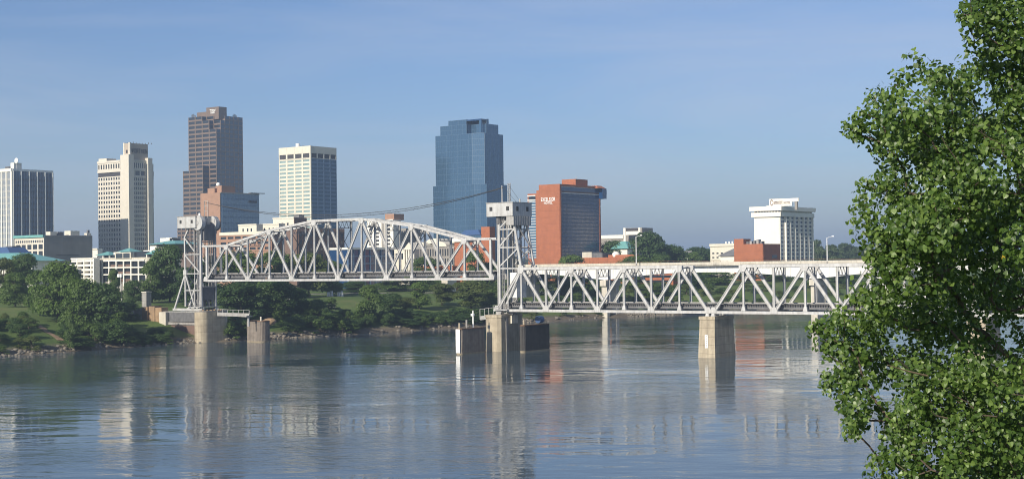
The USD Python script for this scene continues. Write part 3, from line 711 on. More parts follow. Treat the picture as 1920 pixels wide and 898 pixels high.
# a second concrete pier of the approach seen under the lift span
p = at(836, 545, 640)
t = thing('ramp_pier', 'pale concrete ramp pier showing under the right end of the lift span', 'pier', (p[0], p[1], 0), -PHI)
obj('pier_wall', MB().prism([(-1.4, 0), (1.2, 0), (1.2, 5), (-1.4, 5)], 6, 17, 1.35), 'concrete_pale', t)
obj('cap', MB().box(-2.2, 2.0, -.8, 6, 17.003, 18.2), 'concrete_pale', t)

def lamp(px, ytop, Y, label, zb, arm=1, group=None, h2=0.09):
    p = at(px, 480, Y); zt = zat(px, ytop, Y)
    t = thing('street_lamp', label, 'street lamp', (p[0], p[1], zb), -PHI, group)
    H = zt - zb
    obj('base', MB().cyl((0, 0, 0), (0, 0, .8), .34, .26, 8), 'concrete_grey', t)
    obj('pole', MB().cyl((0, 0, .8), (0, 0, H), .22, h2 * 1.4, 8), 'steel_white', t)
    obj('arm', MB().cyl((0, 0, H), (arm * 2.2, 0, H + .5), h2, .06, 6), 'steel_white', t)
    obj('lamp_head', MB().prism([(arm * 1.9, -.25), (arm * 3.0, -.2), (arm * 3.0, .2), (arm * 1.9, .25)], H + .4, H + .72, .7), 'steel_white', t)
lamp(1193, 444, 590, 'tall pale street lamp on the road bridge in front of the dark green tree', RZ)
lamp(1551, 446, 545, 'tall pale street lamp on the road bridge right of the white hotel', RZ)

# ------------------------------------------------------------------ buildings
class Bld:
    """A box building seen corner on. E is the sunny face (left in view), N the shaded one. Local origin: the near corner at ground level."""
    def __init__(s, name, label, xl, xc, xr, Y, ytop, core, zg=None, cat='building', core_h=None, group=None):
        s.C = at(xc, ytop, Y); s.Y = Y; s.xc = xc
        uc = s.C[0] / s.C[1]
        s.u_of = lambda px, z: None
        s.LN, s.LW = s.e(xl), s.n(xr)
        s.zg = 12.0 if zg is None else zg
        s.top = s.C[2]; s.H = s.top - s.zg
        s.t = thing(name, label, cat, (s.C[0], s.C[1], s.zg), -PHI, group)
        s.ytop = ytop
        if core:
            obj('core', MB().box(-s.LN, 0, 0, s.LW, -4, (core_h if core_h else s.H)), core, s.t)
    def _u(s, px):                       # tangent of the direction of a pixel at roughly this height
        d = ray(px, 430); return d[0] / d[1]
    def e(s, px):                        # distance along E face, to the left of the corner
        u = s._u(px); return (s.C[0] - u * s.C[1]) / (NC + u * NS)
    def n(s, px):                        # distance along N face, back from the corner
        u = s._u(px); return (u * s.C[1] - s.C[0]) / (NS - u * NC)
    def z(s, py, px=None):               # local height of a row of pixels at the near corner
        return zat(s.xc if px is None else px, py, s.Y) - s.zg
    def fb(s, mb, face, u0, u1, z0, z1, d0, d1):
        """A box on a face; u runs from the near corner outwards along the face, d is the distance out of the wall."""
        if face == 'E': mb.box(-u1, -u0, -d1, -d0, z0, z1)
        else: mb.box(d0, d1, u0, u1, z0, z1)
        return mb
    def part(s, name, face, u0, u1, z0, z1, d0, d1, m, **k):
        return obj(name, s.fb(MB(), face, u0, u1, z0, z1, d0, d1), m, s.t, **k)
    def grid(s, face, u0, u1, z0, z1, cols, rows, wm, gm, wf=.7, hf=.5, dep=.35, sill=.0, split=1, name='window', edge=None, single=True):
        """Windows in rows and columns: a wall of piers and spandrels standing proud of the panes."""
        mb = MB(); cu, rz = (u1 - u0) / cols, (z1 - z0) / rows
        for i in range(cols + 1):
            a = u0 if i == 0 else u0 + i * cu - cu * (1 - wf) / 2
            b = u1 if i == cols else u0 + i * cu + cu * (1 - wf) / 2
            s.fb(mb, face, a, b, z0, z1, -.1, dep)
        for j in range(rows + 1):
            a = z0 if j == 0 else z0 + j * rz - rz * (1 - hf) / 2
            b = z1 if j == rows else z0 + j * rz + rz * (1 - hf) / 2
            s.fb(mb, face, u0 + .01, u1 - .01, a, b, -.1, dep - .04)
        obj('facade_wall', mb, wm, s.t)
        al = MB()
        for j in range(rows):
            for i in range(cols):
                a, b = u0 + i * cu + cu * (1 - wf) / 2 - .02, u0 + (i + 1) * cu - cu * (1 - wf) / 2 + .02
                c, d = z0 + j * rz + rz * (1 - hf) / 2 - .02, z0 + (j + 1) * rz - rz * (1 - hf) / 2 + .02
                if single: s.part(name, face, a, b, c, d, .01, .06, gm)
                else: s.fb(al, face, a, b, c, d, .01, .06)
        if not single: obj(name, al, gm, s.t, kind='stuff')
    def text(s, face, txt, px0, px1, py0, py1, m, d=.15, name='sign_letters', bold=True):
        """Lettering filling a rectangle of the photograph on a face. E reads left to right along -u, N along +u."""
        ua, ub = (s.e(px0), s.e(px1)) if face == 'E' else (s.n(px0), s.n(px1))
        zb, zt = s.z(py1, (px0 + px1) / 2), s.z(py0, (px0 + px1) / 2)
        for ch, v, f in letters(txt, abs(ub - ua), zt - zb, bold):
            if face == 'E': P = np.c_[-ua + v[:, 0], -d - v[:, 2], zb + v[:, 1]]
            else: P = np.c_[d + v[:, 2], ua + v[:, 0], zb + v[:, 1]]
            obj(name, (P, f), m, s.t)
def letters(txt, width, hgt, bold=True):
    out = []; x = 0
    whole = []
    for ch in txt:
        if ch == ' ': x += .45; continue
        tm = meshkit.text_mesh(ch, 1.0, .18, bold); v = np.array(tm.vertices); w_ = v[:, 0].max() - v[:, 0].min()
        v[:, 0] += x - v[:, 0].min(); x += w_ + .16
        whole.append((ch, v, np.asarray(tm.faces)))
    for ch, v, f in whole:
        v = v.copy(); v[:, 0] *= width / (x - .16); v[:, 1] *= hgt; out.append((ch, v, f))
    return out

# striped glass tower on the left edge
b = Bld('office_tower', 'blue glass tower with thin white vertical stripes cut by the left picture edge', -150, 23, 100, 940, 317, 'pane_stripe')
ztp = b.z(322); H = b.H
b.part('parapet', 'E', 0, b.LN, H - 1.6, H + .4, -.2, .9, 'white_wall'); b.part('parapet', 'N', 0, b.LW, H - 1.2, H + .2, -.2, .35, 'mullion_pale')
b.part('corner_pier', 'E', -.35, 1.4, -3, H - 1.6, -.1, .75, 'white_wall')
nb = 5; cw = (b.LW - .6) / nb
for i in range(nb + 1):
    b.part('white_fin', 'N', max(.42, i * cw + .1), i * cw + .6, -3, H - 1.2, -.1, .75, 'mullion_pale')
    if i < nb:
        for j in range(1, 5):
            b.part('mullion', 'N', i * cw + .35 + cw * j / 5 - .14, i * cw + .35 + cw * j / 5 + .14, -3, H - 1.25, -.1, .32, 'mullion_blue')
for k in range(int(H // 3.9)):
    b.part('floor_band', 'N', .42, b.LW - .1, k * 3.9, k * 3.9 + 1.1, -.1, .05, 'sign_dark')
    b.part('floor_band', 'E', 1.4, b.LN, k * 3.9, k * 3.9 + 1.3, -.1, .08, 'stucco_grey')
for i in range(1, 13):
    b.part('white_fin', 'E', i * 5.2, i * 5.2 + .9, -3, H - 1.6, -.1, .75, 'white_wall')
    for j in range(1, 5):
        b.part('mullion', 'E', (i - 1) * 5.2 + .9 + j * .88, (i - 1) * 5.2 + 1.25 + j * .88, -3, H - 1.6, -.1, .3, 'mullion_pale')
b.part('roof_box', 'E', 2.5, 6.0, H + .1, H + 4.4, -9, -3, 'white_wall'); b.part('roof_box', 'E', 7, 12, H + .1, H + 2.2, -9, -3, 'steel_dark')
dz = MB()
d0 = trimesh.creation.icosphere(2, 1.9); d0.vertices[:, 1] *= .35
obj('dish_antenna', MB().mesh(d0, (-1.2, 4.0, H + 5.6)), 'white_paint', b.t, smooth=True); obj('dish_stand', MB().bar((-1.2, 4.2, H), (-1.2, 4.2, H + 5.2), .35, .35), 'steel', b.t)

# pale bank tower with ribbed corners
b = Bld('office_tower', 'cream stone tower with dark rooftop sign band and projecting corner piers', 185, 241, 287, 1020, 297, None)
H = b.z(300); zg = b.zg
obj('core', MB().box(-b.LN + .6, -.6, .6, b.LW - .6, -4, H - .3), 'worthen_stone', b.t)
ue = b.e(227); rows = 22
zrow = (b.z(328) - 0) / 17.0
fl = [b.z(328) - zrow * k for k in range(20)]
E_l = b.LN
def band(face, u0, u1, z0, z1, cols, rows, wm, gm, wf, hf, dep):
    b.grid(face, u0, u1, z0, z1, cols, rows, wm, gm, wf, hf, dep)
zb, zt = b.z(470), b.z(329)
b.grid('E', ue, b.LN, zb, zt, 9, 16, 'worthen_stone', 'pane_dark', .56, .56, .3)
b.part('recess_band', 'E', ue, b.LN, b.z(328.8), b.z(321), -.6, .02, 'louver_dark')
b.part('string_course', 'E', ue - .3, b.LN + .3, b.z(321), b.z(317), -.2, .5, 'worthen_stone')
b.grid('E', ue, b.LN, b.z(317), b.z(303), 9, 1, 'worthen_stone', 'pane_dark', .5, .62, .42)
b.part('cornice', 'E', ue - .3, b.LN + .4, b.z(303), b.z(299), -.3, .75, 'worthen_stone')
b.part('stair_head', 'E', b.e(200), b.LN, b.z(299), b.z(293.5), -9, -.5, 'worthen_stone')
u0, u1 = b.n(243), b.n(274)
b.grid('N', u0, u1, b.z(470), b.z(331), 8, 16, 'worthen_stone', 'pane_dark', .62, .64, .2)
b.grid('N', u0, u1, b.z(329), b.z(319), 3, 1, 'worthen_stone', 'pane_dark', .8, .85, .2)
b.grid('N', u0, u1, b.z(317), b.z(302), 8, 1, 'worthen_stone', 'pane_dark', .5, .65, .2)
b.part('cornice', 'N', u0, u1, b.z(302), b.z(299), -.3, .5, 'worthen_stone'); b.part('string_course', 'N', u0, u1, b.z(331), b.z(329), -.3, .3, 'worthen_stone'); b.part('string_course', 'N', u0, u1, b.z(319), b.z(317), -.3, .3, 'worthen_stone')
b.part('corner_pier', 'E', -1.6, b.e(229), -3, b.z(290), -3.5, 1.2, 'worthen_stone')
pr = b.n(275), b.n(283)
b.part('corner_pier', 'N', pr[0], pr[1], -3, b.z(294.5), -3.5, 2.2, 'worthen_stone')
b.part('back_bay', 'N', pr[1], b.LW, -3, b.z(305), -12, 1.0, 'worthen_stone'); b.part('back_bay_slot', 'N', pr[1] + .01, b.LW + .15, b.z(328), b.z(320), -3, 1.3, 'worthen_stone')
# penthouse with lettering
p0, p1 = b.e(229), b.n(281)
zp0, zp1 = b.z(299) - 1, b.z(268)
obj('penthouse', MB().box(-p0, -.9, 2.0, p1 * .98, zp0, zp1), 'penthouse_stone', b.t)
obj('penthouse_corner', MB().box(-p0 - .3, -p0 + 1.2, 1.7, 3.0, zp0, zp1 + .4).box(-2.2, -.6, 1.7, 3.0, zp0, zp1 + .5), 'worthen_stone', b.t)
b.text('N', 'WORTHEN', 247, 279, 277.5, 285.5, 'sign_dark', d=-.88)
b.part('emblem', 'E', b.e(236.5), b.e(233.5), b.z(286.5), b.z(280.5), -2.1, -1.85, 'sign_dark')
rf = MB()
for k in range(9): rf.box(-p0 + 1 + k * .9, -p0 + 1.3 + k * .9, 4 + k * 2, 4.4 + k * 2, zp1, zp1 + rng.uniform(.6, 1.6))
obj('roof_aerials', rf, 'steel_dark', b.t)

# stepped bronze tower, tallest of the skyline: cells of different height at the notched corner
b = Bld('skyscraper', 'tallest stepped brown granite tower with notched top corner and rooftop lettering', 355, 405.5, 457, 1300, 242, None)
uL, wN = b.LN, b.LW
cu = uL / 4; cn = wN / 6
z213, z226, z241 = b.z(213), b.z(227), b.z(241.5)
rowh = (z241 - b.z(353)) / 13.0
h = lambda i, j: z241 if (i == 0 and j == 0) else z226 if (i, j) in ((1, 0), (0, 1)) else z213
def snap(z): return z241 + round((z - z241) / rowh) * rowh
for i in range(4):                       # i from the corner to the left along E, j back along N
    for j in range(6):
        zt = snap(h(i, j))
        obj('core', MB().box(-(i + 1) * cu + .3 * (i == 3), -i * cu - .35 * (i == 0 or h(i - 1, j) < h(i, j)), j * cn + .35 * (j == 0 or h(i, j - 1) < h(i, j)), (j + 1) * cn, -4, zt), 'granite_pink', b.t)
def cellface(face, i, j, zlo, zhi):
    """One bay of windows on the E (or N) side of a cell."""
    n = int(round((zhi - zlo) / rowh)); rh = rowh
    mb = MB()
    for k in range(n):
        za = zlo + k * rh
        if face == 'E':
            x0, x1, y = -(i + 1) * cu, -i * cu, j * cn
            mb.box(x0, x1, y, y + .5, za, za + rh * .38)
            obj('window', MB().box(x0 + .5, x1 - .5, y + .28, y + .34, za + rh * .38, za + rh), 'pane_dark', b.t)
        else:
            y0, y1, x = j * cn, (j + 1) * cn, -i * cu
            mb.box(x - .5, x, y0, y1, za, za + rh * .26)
            obj('window', MB().box(x - .34, x - .28, y0 + .2, y1 - .2, za + rh * .26, za + rh), 'pane_blue', b.t)
    if face == 'E': mb.box(x0, x0 + .62, y - .03, y + .5, zlo, zhi).box(x1 - .62, x1, y - .03, y + .5, zlo, zhi)
    else: mb.box(x - .5, x + .03, y0, y0 + .3, zlo, zhi).box(x - .5, x + .03, y1 - .3, y1, zlo, zhi)
    obj('facade_wall', mb, 'granite_pink', b.t)
zlow = z241 - 31 * rowh
cellface('E', 0, 0, zlow, z241)
for i in (1,): cellface('E', i, 0, zlow, snap(z226))
for i in (2, 3): cellface('E', i, 0, zlow, snap(z213))
cellface('E', 0, 1, z241, snap(z226)); cellface('E', 0, 2, snap(z226), snap(z213)); cellface('E', 1, 1, snap(z226), snap(z213))
for j in range(6): cellface('N', 0, j, z241 - 22 * rowh, snap(h(0, j)))
cellface('N', 1, 0, z241, snap(z226)); cellface('N', 2, 0, snap(z226), snap(z213)); cellface('N', 1, 1, snap(z226), snap(z213))
k0, k1 = b.e(382), b.n(432)
zc0, zc1 = snap(z213), b.z(198.5)
crn = obj('crown', MB().box(-k0 - 2, -cu * .35, cn * 1.15, k1, zc0 - 3, zc1), 'granite_pink', b.t)
obj('crown_wing', MB().box(-uL + 2, -k0 - 2.01, cn * 1.6, k1, zc0 - 1, zc1 - 3.2), 'granite_pink', b.t)
zz = b.z(210.5), b.z(203)
for ch, v, f in letters('TCBY', 7.6, zz[1] - zz[0]):
    obj('sign_letters', (np.c_[-cu * .35 - 11.6 + v[:, 0], cn * 1.15 - .12 - v[:, 2], zz[0] + v[:, 1]], f), 'white_paint', crn)
m = MB()
for k in range(5): m.box(-uL + 1 + k * 1.2, -uL + 1.5 + k * 1.2, 3, 3.4, zc0, zc0 + rng.uniform(1.5, 3.6)); m.box(-3 - k * 1.2, -2.6 - k * 1.2, wN - 5, wN - 4.6, zc0, zc0 + rng.uniform(1.5, 3.6))
obj('roof_aerials', m, 'steel_dark', b.t)
# lower wings of the same tower, standing forward on the left
w0, w1 = b.e(356), b.e(393.5)
zw = snap(b.z(308)); fwd = 7.6
for i in range(3):
    ww = (w0 - w1) / 3
    xa = -w1 - ww * (i + 1)
    zt = zw - (rowh if i == 2 else 0)
    obj('wing_core', MB().box(xa, xa + ww - (.3 if i == 0 else 0), -fwd + .4, 14, -4, zt), 'granite_pink', b.t)
    mb = MB()
    for k in range(20):
        za = zt - (k + 1) * rowh
        mb.box(xa, xa + ww, -fwd, -fwd + .5, za, za + rowh * .46)
        obj('window', MB().box(xa + .5, xa + ww - .5, -fwd + .28, -fwd + .34, za + rowh * .46, za + rowh), 'pane_dark', b.t)
    mb.box(xa, xa + .62, -fwd - .03, -fwd + .5, zt - 20 * rowh, zt).box(xa + ww - .62, xa + ww, -fwd - .03, -fwd + .5, zt - 20 * rowh, zt)
    obj('facade_wall', mb, 'granite_pink', b.t)
for k in range(16):
    za = zw - (k + 1) * rowh
    obj('window', MB().box(-w1 - .1, -w1 - .02, -fwd + 1.0, -.6, za + rowh * .46, za + rowh), 'pane_blue', b.t)
b2 = Bld('office_block', 'low brown granite block behind the left lift tower', 333, 372, 400, 1150, 409, 'granite_pink', zg=13)
b2.grid('E', 0, b2.LN, b2.z(470), b2.H - .3, 5, 8, 'granite_pink', 'pane_dark', .72, .5, .3)

# brown brick and blue glass block
b = Bld('office_block', 'brown brick office block with blue glass side in front of the tallest tower', 377, 413, 486, 880, 361, 'brick_brown')
H = b.H
b.part('brick_front', 'E', 0, b.LN, -3, H, -.1, .3, 'brick_brown')
zs = np.linspace(-3, H - .5, 17)
for k in range(16):
    b.part('glass_band', 'N', .4, b.LW, zs[k] + .9, zs[k + 1] + .002, -.05, .12, 'pane_sky')
    b.part('spandrel', 'N', .4, b.LW, zs[k], zs[k] + .9, -.05, .06, 'mullion_blue')
for k in range(1, 24): b.part('mullion', 'N', .4 + k * (b.LW - .4) / 24 - .06, .4 + k * (b.LW - .4) / 24 + .06, -3, H - .5, -.05, .2, 'mullion_blue')
b.part('roof_edge', 'N', 0, b.LW + .2, H - .5, H + .2, -.1, .35, 'steel_old')
obj('canopy', MB().box(-1, .9, b.LW - 8, b.LW + 4.5, H + .3, H + .7), 'steel_dark', b.t)
zu = b.z(347.5)
obj('penthouse', MB().box(-b.e(388), -b.e(401), 0.9, 8, H - .1, zu - 1.5), 'brick_brown', b.t)
obj('penthouse', MB().box(-b.e(398), -2.0, 3.0, b.n(446), H - .2, zu), 'brick_brown', b.t)
obj('roof_dish', MB().mesh(trimesh.creation.icosphere(2, 1.3), (-b.e(402), 3.5, zu + .8)), 'white_paint', b.t, smooth=True)
m = MB()
for k in range(6): m.box(.13, .3, b.n(466.5) + k * (b.n(482.5) - b.n(466.5)) / 6, b.n(466.5) + (k + .72) * (b.n(482.5) - b.n(466.5)) / 6, b.z(378.5), b.z(374))
obj('sign_letters', m, 'sign_dark', b.t)

# pale tower with teal windows
b = Bld('office_tower', 'pale concrete tower with four columns of teal windows between bronze and blue towers', 525, 582, 632, 950, 274, 'stone_cream')
H = b.H
zr1, zr0 = b.z(288), b.z(296.5)
dz = (b.z(297) - b.z(404)) / 14.6
b.grid('E', 0, b.LN, b.z(297) - 19 * dz, b.z(297), 4, 19, 'stone_cream', 'pane_teal', .8, .52, .35)
b.grid('N', 0.05, b.LW, b.z(297) - 19 * dz, b.z(297), 4, 19, 'mullion_blue', 'pane_steel', .86, .58, .3)
b.grid('E', 0, b.LN, zr0 - .02, zr1 + .6, 4, 1, 'stone_cream', 'louver_dark', .82, .8, .32, name='louver')
b.grid('N', .05, b.LW, zr0 - .02, zr1 + .6, 4, 1, 'stone_cream', 'louver_dark', .82, .8, .28, name='louver')
b.part('attic_wall', 'E', 0, b.LN, zr1 + .603, H + .2, -.1, .38, 'stone_cream'); b.part('attic_wall', 'N', 0, b.LW, zr1 + .603, H + .1, -.1, .3, 'stone_cream')
obj('corner_post', MB().box(-.7, .42, -.42, .6, -3, H + .3), 'stone_cream', b.t)
for k in (1, 2, 3): b.part('joint', 'E', k * b.LN / 4 - .06, k * b.LN / 4 + .06, zr1 + .7, H, .3, .385, 'concrete_grey')
obj('roof_tank', MB().cyl((-b.e(555), 2.6, H), (-b.e(555), 2.6, H + 2.6), 1.4, n=14), 'white_paint', b.t, smooth=40)
m = MB()
for k in range(6): m.bar((-b.e(559) + k * .8, 3, H), (-b.e(559) + k * .8, 3, H + rng.uniform(.8, 2.2)), .16, .16)
obj('roof_aerials', m, 'steel_dark', b.t)

# blue mirror glass tower with chamfered, stepped corners
b = Bld('skyscraper', 'blue mirror glass tower with stepped shoulders and cut out top corner', 819, 903, 945, 960, 232, None)
def mirror(poly, z0, z1, name='glass_wall', per=1.55, fl=3.95):
    """Glass skin of single panels with thin mullions on every side of a prism; each panel leans by a hair of its own."""
    P = np.asarray(poly, float); n = len(P)
    obj('core', MB().prism([tuple(p) for p in P + (P.mean(0) - P) * .012], z0, z1 - .02), 'pane_navy', b.t)
    for i in range(n):
        p, q = P[i], P[(i + 1) % n]
        L = np.linalg.norm(q - p); d = (q - p) / L; nr = np.array([d[1], -d[0]])
        if nr @ (p - P.mean(0)) < 0: nr = -nr
        if nr[0] < -.3 and abs(nr[1]) < .9 or nr[1] > .3: continue      # faces never seen from the river
        c = max(1, int(round(L / per))); r = max(1, int(round((z1 - z0) / fl)))
        gl, mu = MB(), MB()
        for a in range(c):
            for k in range(r):
                e = rng.normal(0, .0022, 3)
                x0, x1, za, zb = L * a / c, L * (a + 1) / c, z0 + (z1 - z0) * k / r, z0 + (z1 - z0) * (k + 1) / r
                v = []
                for xx, zz_ in ((x0, za), (x1, za), (x1, zb), (x0, zb)):
                    o = .12 + e[0] + e[1] * (xx - (x0 + x1) / 2) + e[2] * (zz_ - (za + zb) / 2)
                    w_ = p + d * xx + nr * o; v.append([w_[0], w_[1], zz_])
                gl.add(v, [[0, 1, 2], [0, 2, 3]] if np.cross(d, nr) < 0 else [[0, 2, 1], [0, 3, 2]])
        for a in range(c + 1):
            w_ = p + d * (L * a / c)
            mu.bar([*(w_ + nr * .12), z0], [*(w_ + nr * .12), z1], .09 if a % 6 else .26, .2, [*nr, 0])
        for k in range(r + 1):
            zz_ = z0 + (z1 - z0) * k / r
            mu.bar([*(p + nr * .1), zz_], [*(q + nr * .1), zz_], .12, .3 if k % 1 else .16, [0, 0, 1])
        obj(name, gl, 'mirror_blue', b.t, kind='stuff'); obj('mullion_grid', mu, 'mullion_glass', b.t, kind='stuff')
e_, n_ = b.e, b.n
ch = 5.2
def foot(x_l, x_r, inset=0.0, cham=ch):
    xl, yr = -e_(x_l), n_(x_r)
    return [(xl, inset), (-cham * 1.55 - inset, inset), (-inset, cham * .55 + inset), (-inset, yr), (xl, yr)]
zA, zB, zC, zD = b.z(345), b.z(249), b.z(231), b.z(221.5)
mirror(foot(819, 945), zA, zB - .01)
low = [(-e_(815), -.9), (-e_(893), -.9), (-e_(900) , .8), (1.0, 3.2), (1.0, n_(949)), (-e_(815), n_(949))]
mirror(low, -3, zA - .01)
mirror([(-e_(827), .8), (-ch * 1.6 - 5, .8), (-ch * 1.6 - 5, 6.0), (-.8, 6.0), (-.8, n_(938)), (-e_(827), n_(938))], zB, zC)
mirror([(-e_(841), 1.6), (-e_(874), 1.6), (-e_(874), 8.0), (-1.6, 8.0), (-1.6, n_(922)), (-e_(841), n_(922))], zC + .02, zD)
obj('roof_slab', MB().box(-e_(874), -1.7, 1.7, 8.2, zD - 1.2, zD - .2), 'pane_navy', b.t)
obj('corner_frame', MB().box(-3.4, -1.7, 1.7, 3.0, zB + .4, zD - 1.21), 'mirror_blue', b.t)

# red brick hotel with navy glass side
b = Bld('hotel', 'red brick hotel slab with navy glass side and white lettering', 1012, 1049, 1126, 790, 345, 'brick_red', zg=12)
H = b.H
rows = 15
brk = MB()
zs = np.linspace(0, H, rows + 1)
for k in range(rows):
    b.part('brick_storey', 'E', 0, b.LN, zs[k] + .04, zs[k + 1], -.1, .3, 'brick_red')
obj('shoulder', MB().box(-b.e(1005), -b.LN, .8, 9, -3, b.z(355)), 'brick_red', b.t)
g0, g1 = b.n(1052.5), b.n(1123.5)
zt = b.z(361.5)
b.part('brick_edge', 'N', 0, g0, -3, H, -.1, .32, 'brick_red'); b.part('brick_edge', 'N', g1, b.LW, -3, H - 3, -.1, .32, 'brick_red')
b.part('brick_top', 'N', g0, g1, b.z(349), H, -.1, .32, 'brick_red')
b.part('top_glass', 'N', g0, g1, b.z(357.5), b.z(350), -.05, .04, 'pane_navy'); b.part('light_band', 'N', g0, g1, b.z(350), b.z(349), -.05, .2, 'mullion_pale')
b.part('brick_band', 'N', g0, g1, b.z(360.5), b.z(357.5), -.1, .2, 'brick_dark'); b.part('light_band', 'N', g0, g1, b.z(362), b.z(360.5), -.05, .24, 'mullion_pale')
nf, ncol = 18, 30
zs = np.linspace(b.z(487), b.z(362), nf + 1)
gl = MB(); mu = MB()
for k in range(nf):
    for c in range(ncol):
        ua, ub = g0 + (g1 - g0) * c / ncol, g0 + (g1 - g0) * (c + 1) / ncol
        e = rng.normal(0, .003, 4)
        gl.add([[.05 + e[0], ua, zs[k] + .55], [.05 + e[1], ub, zs[k] + .55], [.05 + e[2], ub, zs[k + 1]], [.05 + e[3], ua, zs[k + 1]]], [[0, 1, 2], [0, 2, 3]])
    b.part('spandrel', 'N', g0, g1, zs[k], zs[k] + .55, -.05, .1, 'navy_trim')
obj('window_panel', gl, 'pane_navy', b.t, kind='stuff')
b.part('window_back', 'N', g0, g1, zs[0], zs[-1], -.2, .025, 'navy_trim')
for c in range(ncol + 1): mu.box(-.05, .14, g0 + (g1 - g0) * c / ncol - .05, g0 + (g1 - g0) * c / ncol + .05, zs[0], zs[-1])
obj('mullion_grid', mu, 'navy_trim', b.t, kind='stuff')
obj('corner_box', MB().box(-3, 2.6, b.LW - 1.5, b.LW + 3.0, b.z(369), b.z(349)), 'pane_navy', b.t)
obj('corner_roof', MB().prism([(-6, b.LW - 6), (2.4, b.LW - 6), (2.4, b.LW + 2.6), (-6, b.LW + 2.6)], b.z(349) + .01, b.z(343.5), .55), 'brick_red', b.t)
pe = b.n(1073)
obj('penthouse', MB().box(-10.5, -1.2, pe + 6, pe + 18.5, H - .1, b.z(333)), 'brick_red', b.t)
obj('penthouse', MB().box(-8, -4.2, pe + 20, pe + 23, H - .1, b.z(336)), 'brick_red', b.t)
obj('roof_mast', MB().cyl((-6, pe + 14, b.z(333)), (-6, pe + 14, b.z(326)), .14, n=6), 'steel', b.t)
b.text('E', 'EXCELSIOR', 1016, 1042.5, 370, 376.6, 'white_paint', d=.31); b.text('E', 'HOTEL', 1021.5, 1037.5, 378, 382, 'white_paint', d=.31)
b3 = Bld('hotel_wing', 'slim hotel rear wing with glass column and white bands behind the brick slab', 990, 1006, 1014, 850, 363, 'brick_red', zg=12)
H3 = b3.H
u0, u1 = b3.e(1005), b3.e(992)
for k in range(22):
    b3.part('window', 'E', u0, u1, b3.z(378 + k * 5.2), b3.z(374 + k * 5.2), -.05, .1, 'pane_steel'); b3.part('spandrel', 'E', u0, u1, b3.z(379.2 + k * 5.2), b3.z(378 + k * 5.2), -.05, .16, 'mullion_pale')
b3.part('white_band', 'E', u0, b3.LN, b3.z(368), b3.z(366), -.05, .3, 'white_wall'); b3.part('white_band', 'E', u0, b3.LN, b3.z(376), b3.z(374), -.05, .3, 'white_wall'); b3.part('dark_glass', 'E', u0, u1, b3.z(374), b3.z(368), -.05, .12, 'pane_dark')
# brick podium with steps, planters and a plant room
b = Bld('hotel_podium', 'long low red brick podium wall along the foot of the brick hotel', 990, 1191, 1203, 745, 482, 'brick_red', zg=12)
for k in range(12):
    b.part('brick_panel', 'E', k * b.LN / 12, (k + 1) * b.LN / 12 - .05, -2, b.H + .1, -.1, .2, 'brick_red')
    b.part('brick_panel', 'N', k * b.LW / 12 + .22, (k + 1) * b.LW / 12 - .05, -2, b.H - .4, -.1, .2, 'brick_red')
obj('upper_wall', MB().box(-b.e(1132), -3, 4, 9, b.H - .01, b.z(477)), 'brick_red', b.t)
obj('plant_room', MB().box(-b.e(1087), -b.e(1105), 2, 12, b.H - 2, b.z(471)), 'concrete_pale', b.t)
obj('plant_room_side', MB().box(-b.e(1105) + .01, -b.e(1124), 2.5, 12, b.H - 2, b.z(473)), 'steel_dark', b.t)
obj('skylight_dome', MB().mesh(trimesh.creation.icosphere(2, 2.2), (-b.e(1143), 6, b.z(477) - .3)), 'white_wall', b.t, smooth=True)

# white hotel with blank sunny end wall
b = Bld('hotel', 'white hotel with blank sunny end wall, ribbed shaded front and rooftop sign', 1414, 1461.5, 1522, 850, 391, 'white_wall')
H = b.H
zc = b.z(404)
b.grid('N', 0.3, b.LW, b.z(488), zc, 7, 11, 'white_wall', 'pane_blue', .74, .6, .25)
for k in range(1, 8):
    u = k * (b.LW - .4) / 7 + .15
    b.part('vertical_rib', 'N', u - .32, u + .32, -3, zc - .2, .26, 1.25, 'white_wall')
b.part('ledge', 'E', -1.3, b.LN + 1.3, zc - .6, b.z(397.5), -.2, 1.2, 'white_wall'); b.part('ledge', 'N', -1.197, b.LW + 1.2, zc - .603, b.z(397.5) - .003, -.2, 1.3, 'white_wall')
b.part('recess', 'E', 0, b.LN, b.z(397.5), b.z(394.8), -.3, .02, 'louver_dark')
b.part('parapet', 'E', -2.0, b.LN + 2.0, b.z(394.8), b.z(386.5), -.3, 2.0, 'white_wall'); b.part('parapet', 'N', -1.997, b.LW + 2.0, b.z(394.8) + .003, b.z(387), -.3, 2.1, 'white_wall')
for k in range(13): b.part('bracket', 'N', .6 + k * b.LW / 13, 1.0 + k * b.LW / 13, b.z(397.5), b.z(394.8), -.3, 1.5, 'white_wall')
for k in range(9): b.part('bracket', 'E', .6 + k * b.LN / 9, .9 + k * b.LN / 9, b.z(397.5), b.z(394.8), -.3, 1.2, 'white_wall')
obj('penthouse', MB().box(-b.e(1432), 0, 4.0, 12, H - 1, b.z(384.5)), 'white_wall', b.t)
sa, sb = b.e(1440), b.e(1489)
zs0, zs1 = b.z(386.5), b.z(372.5)
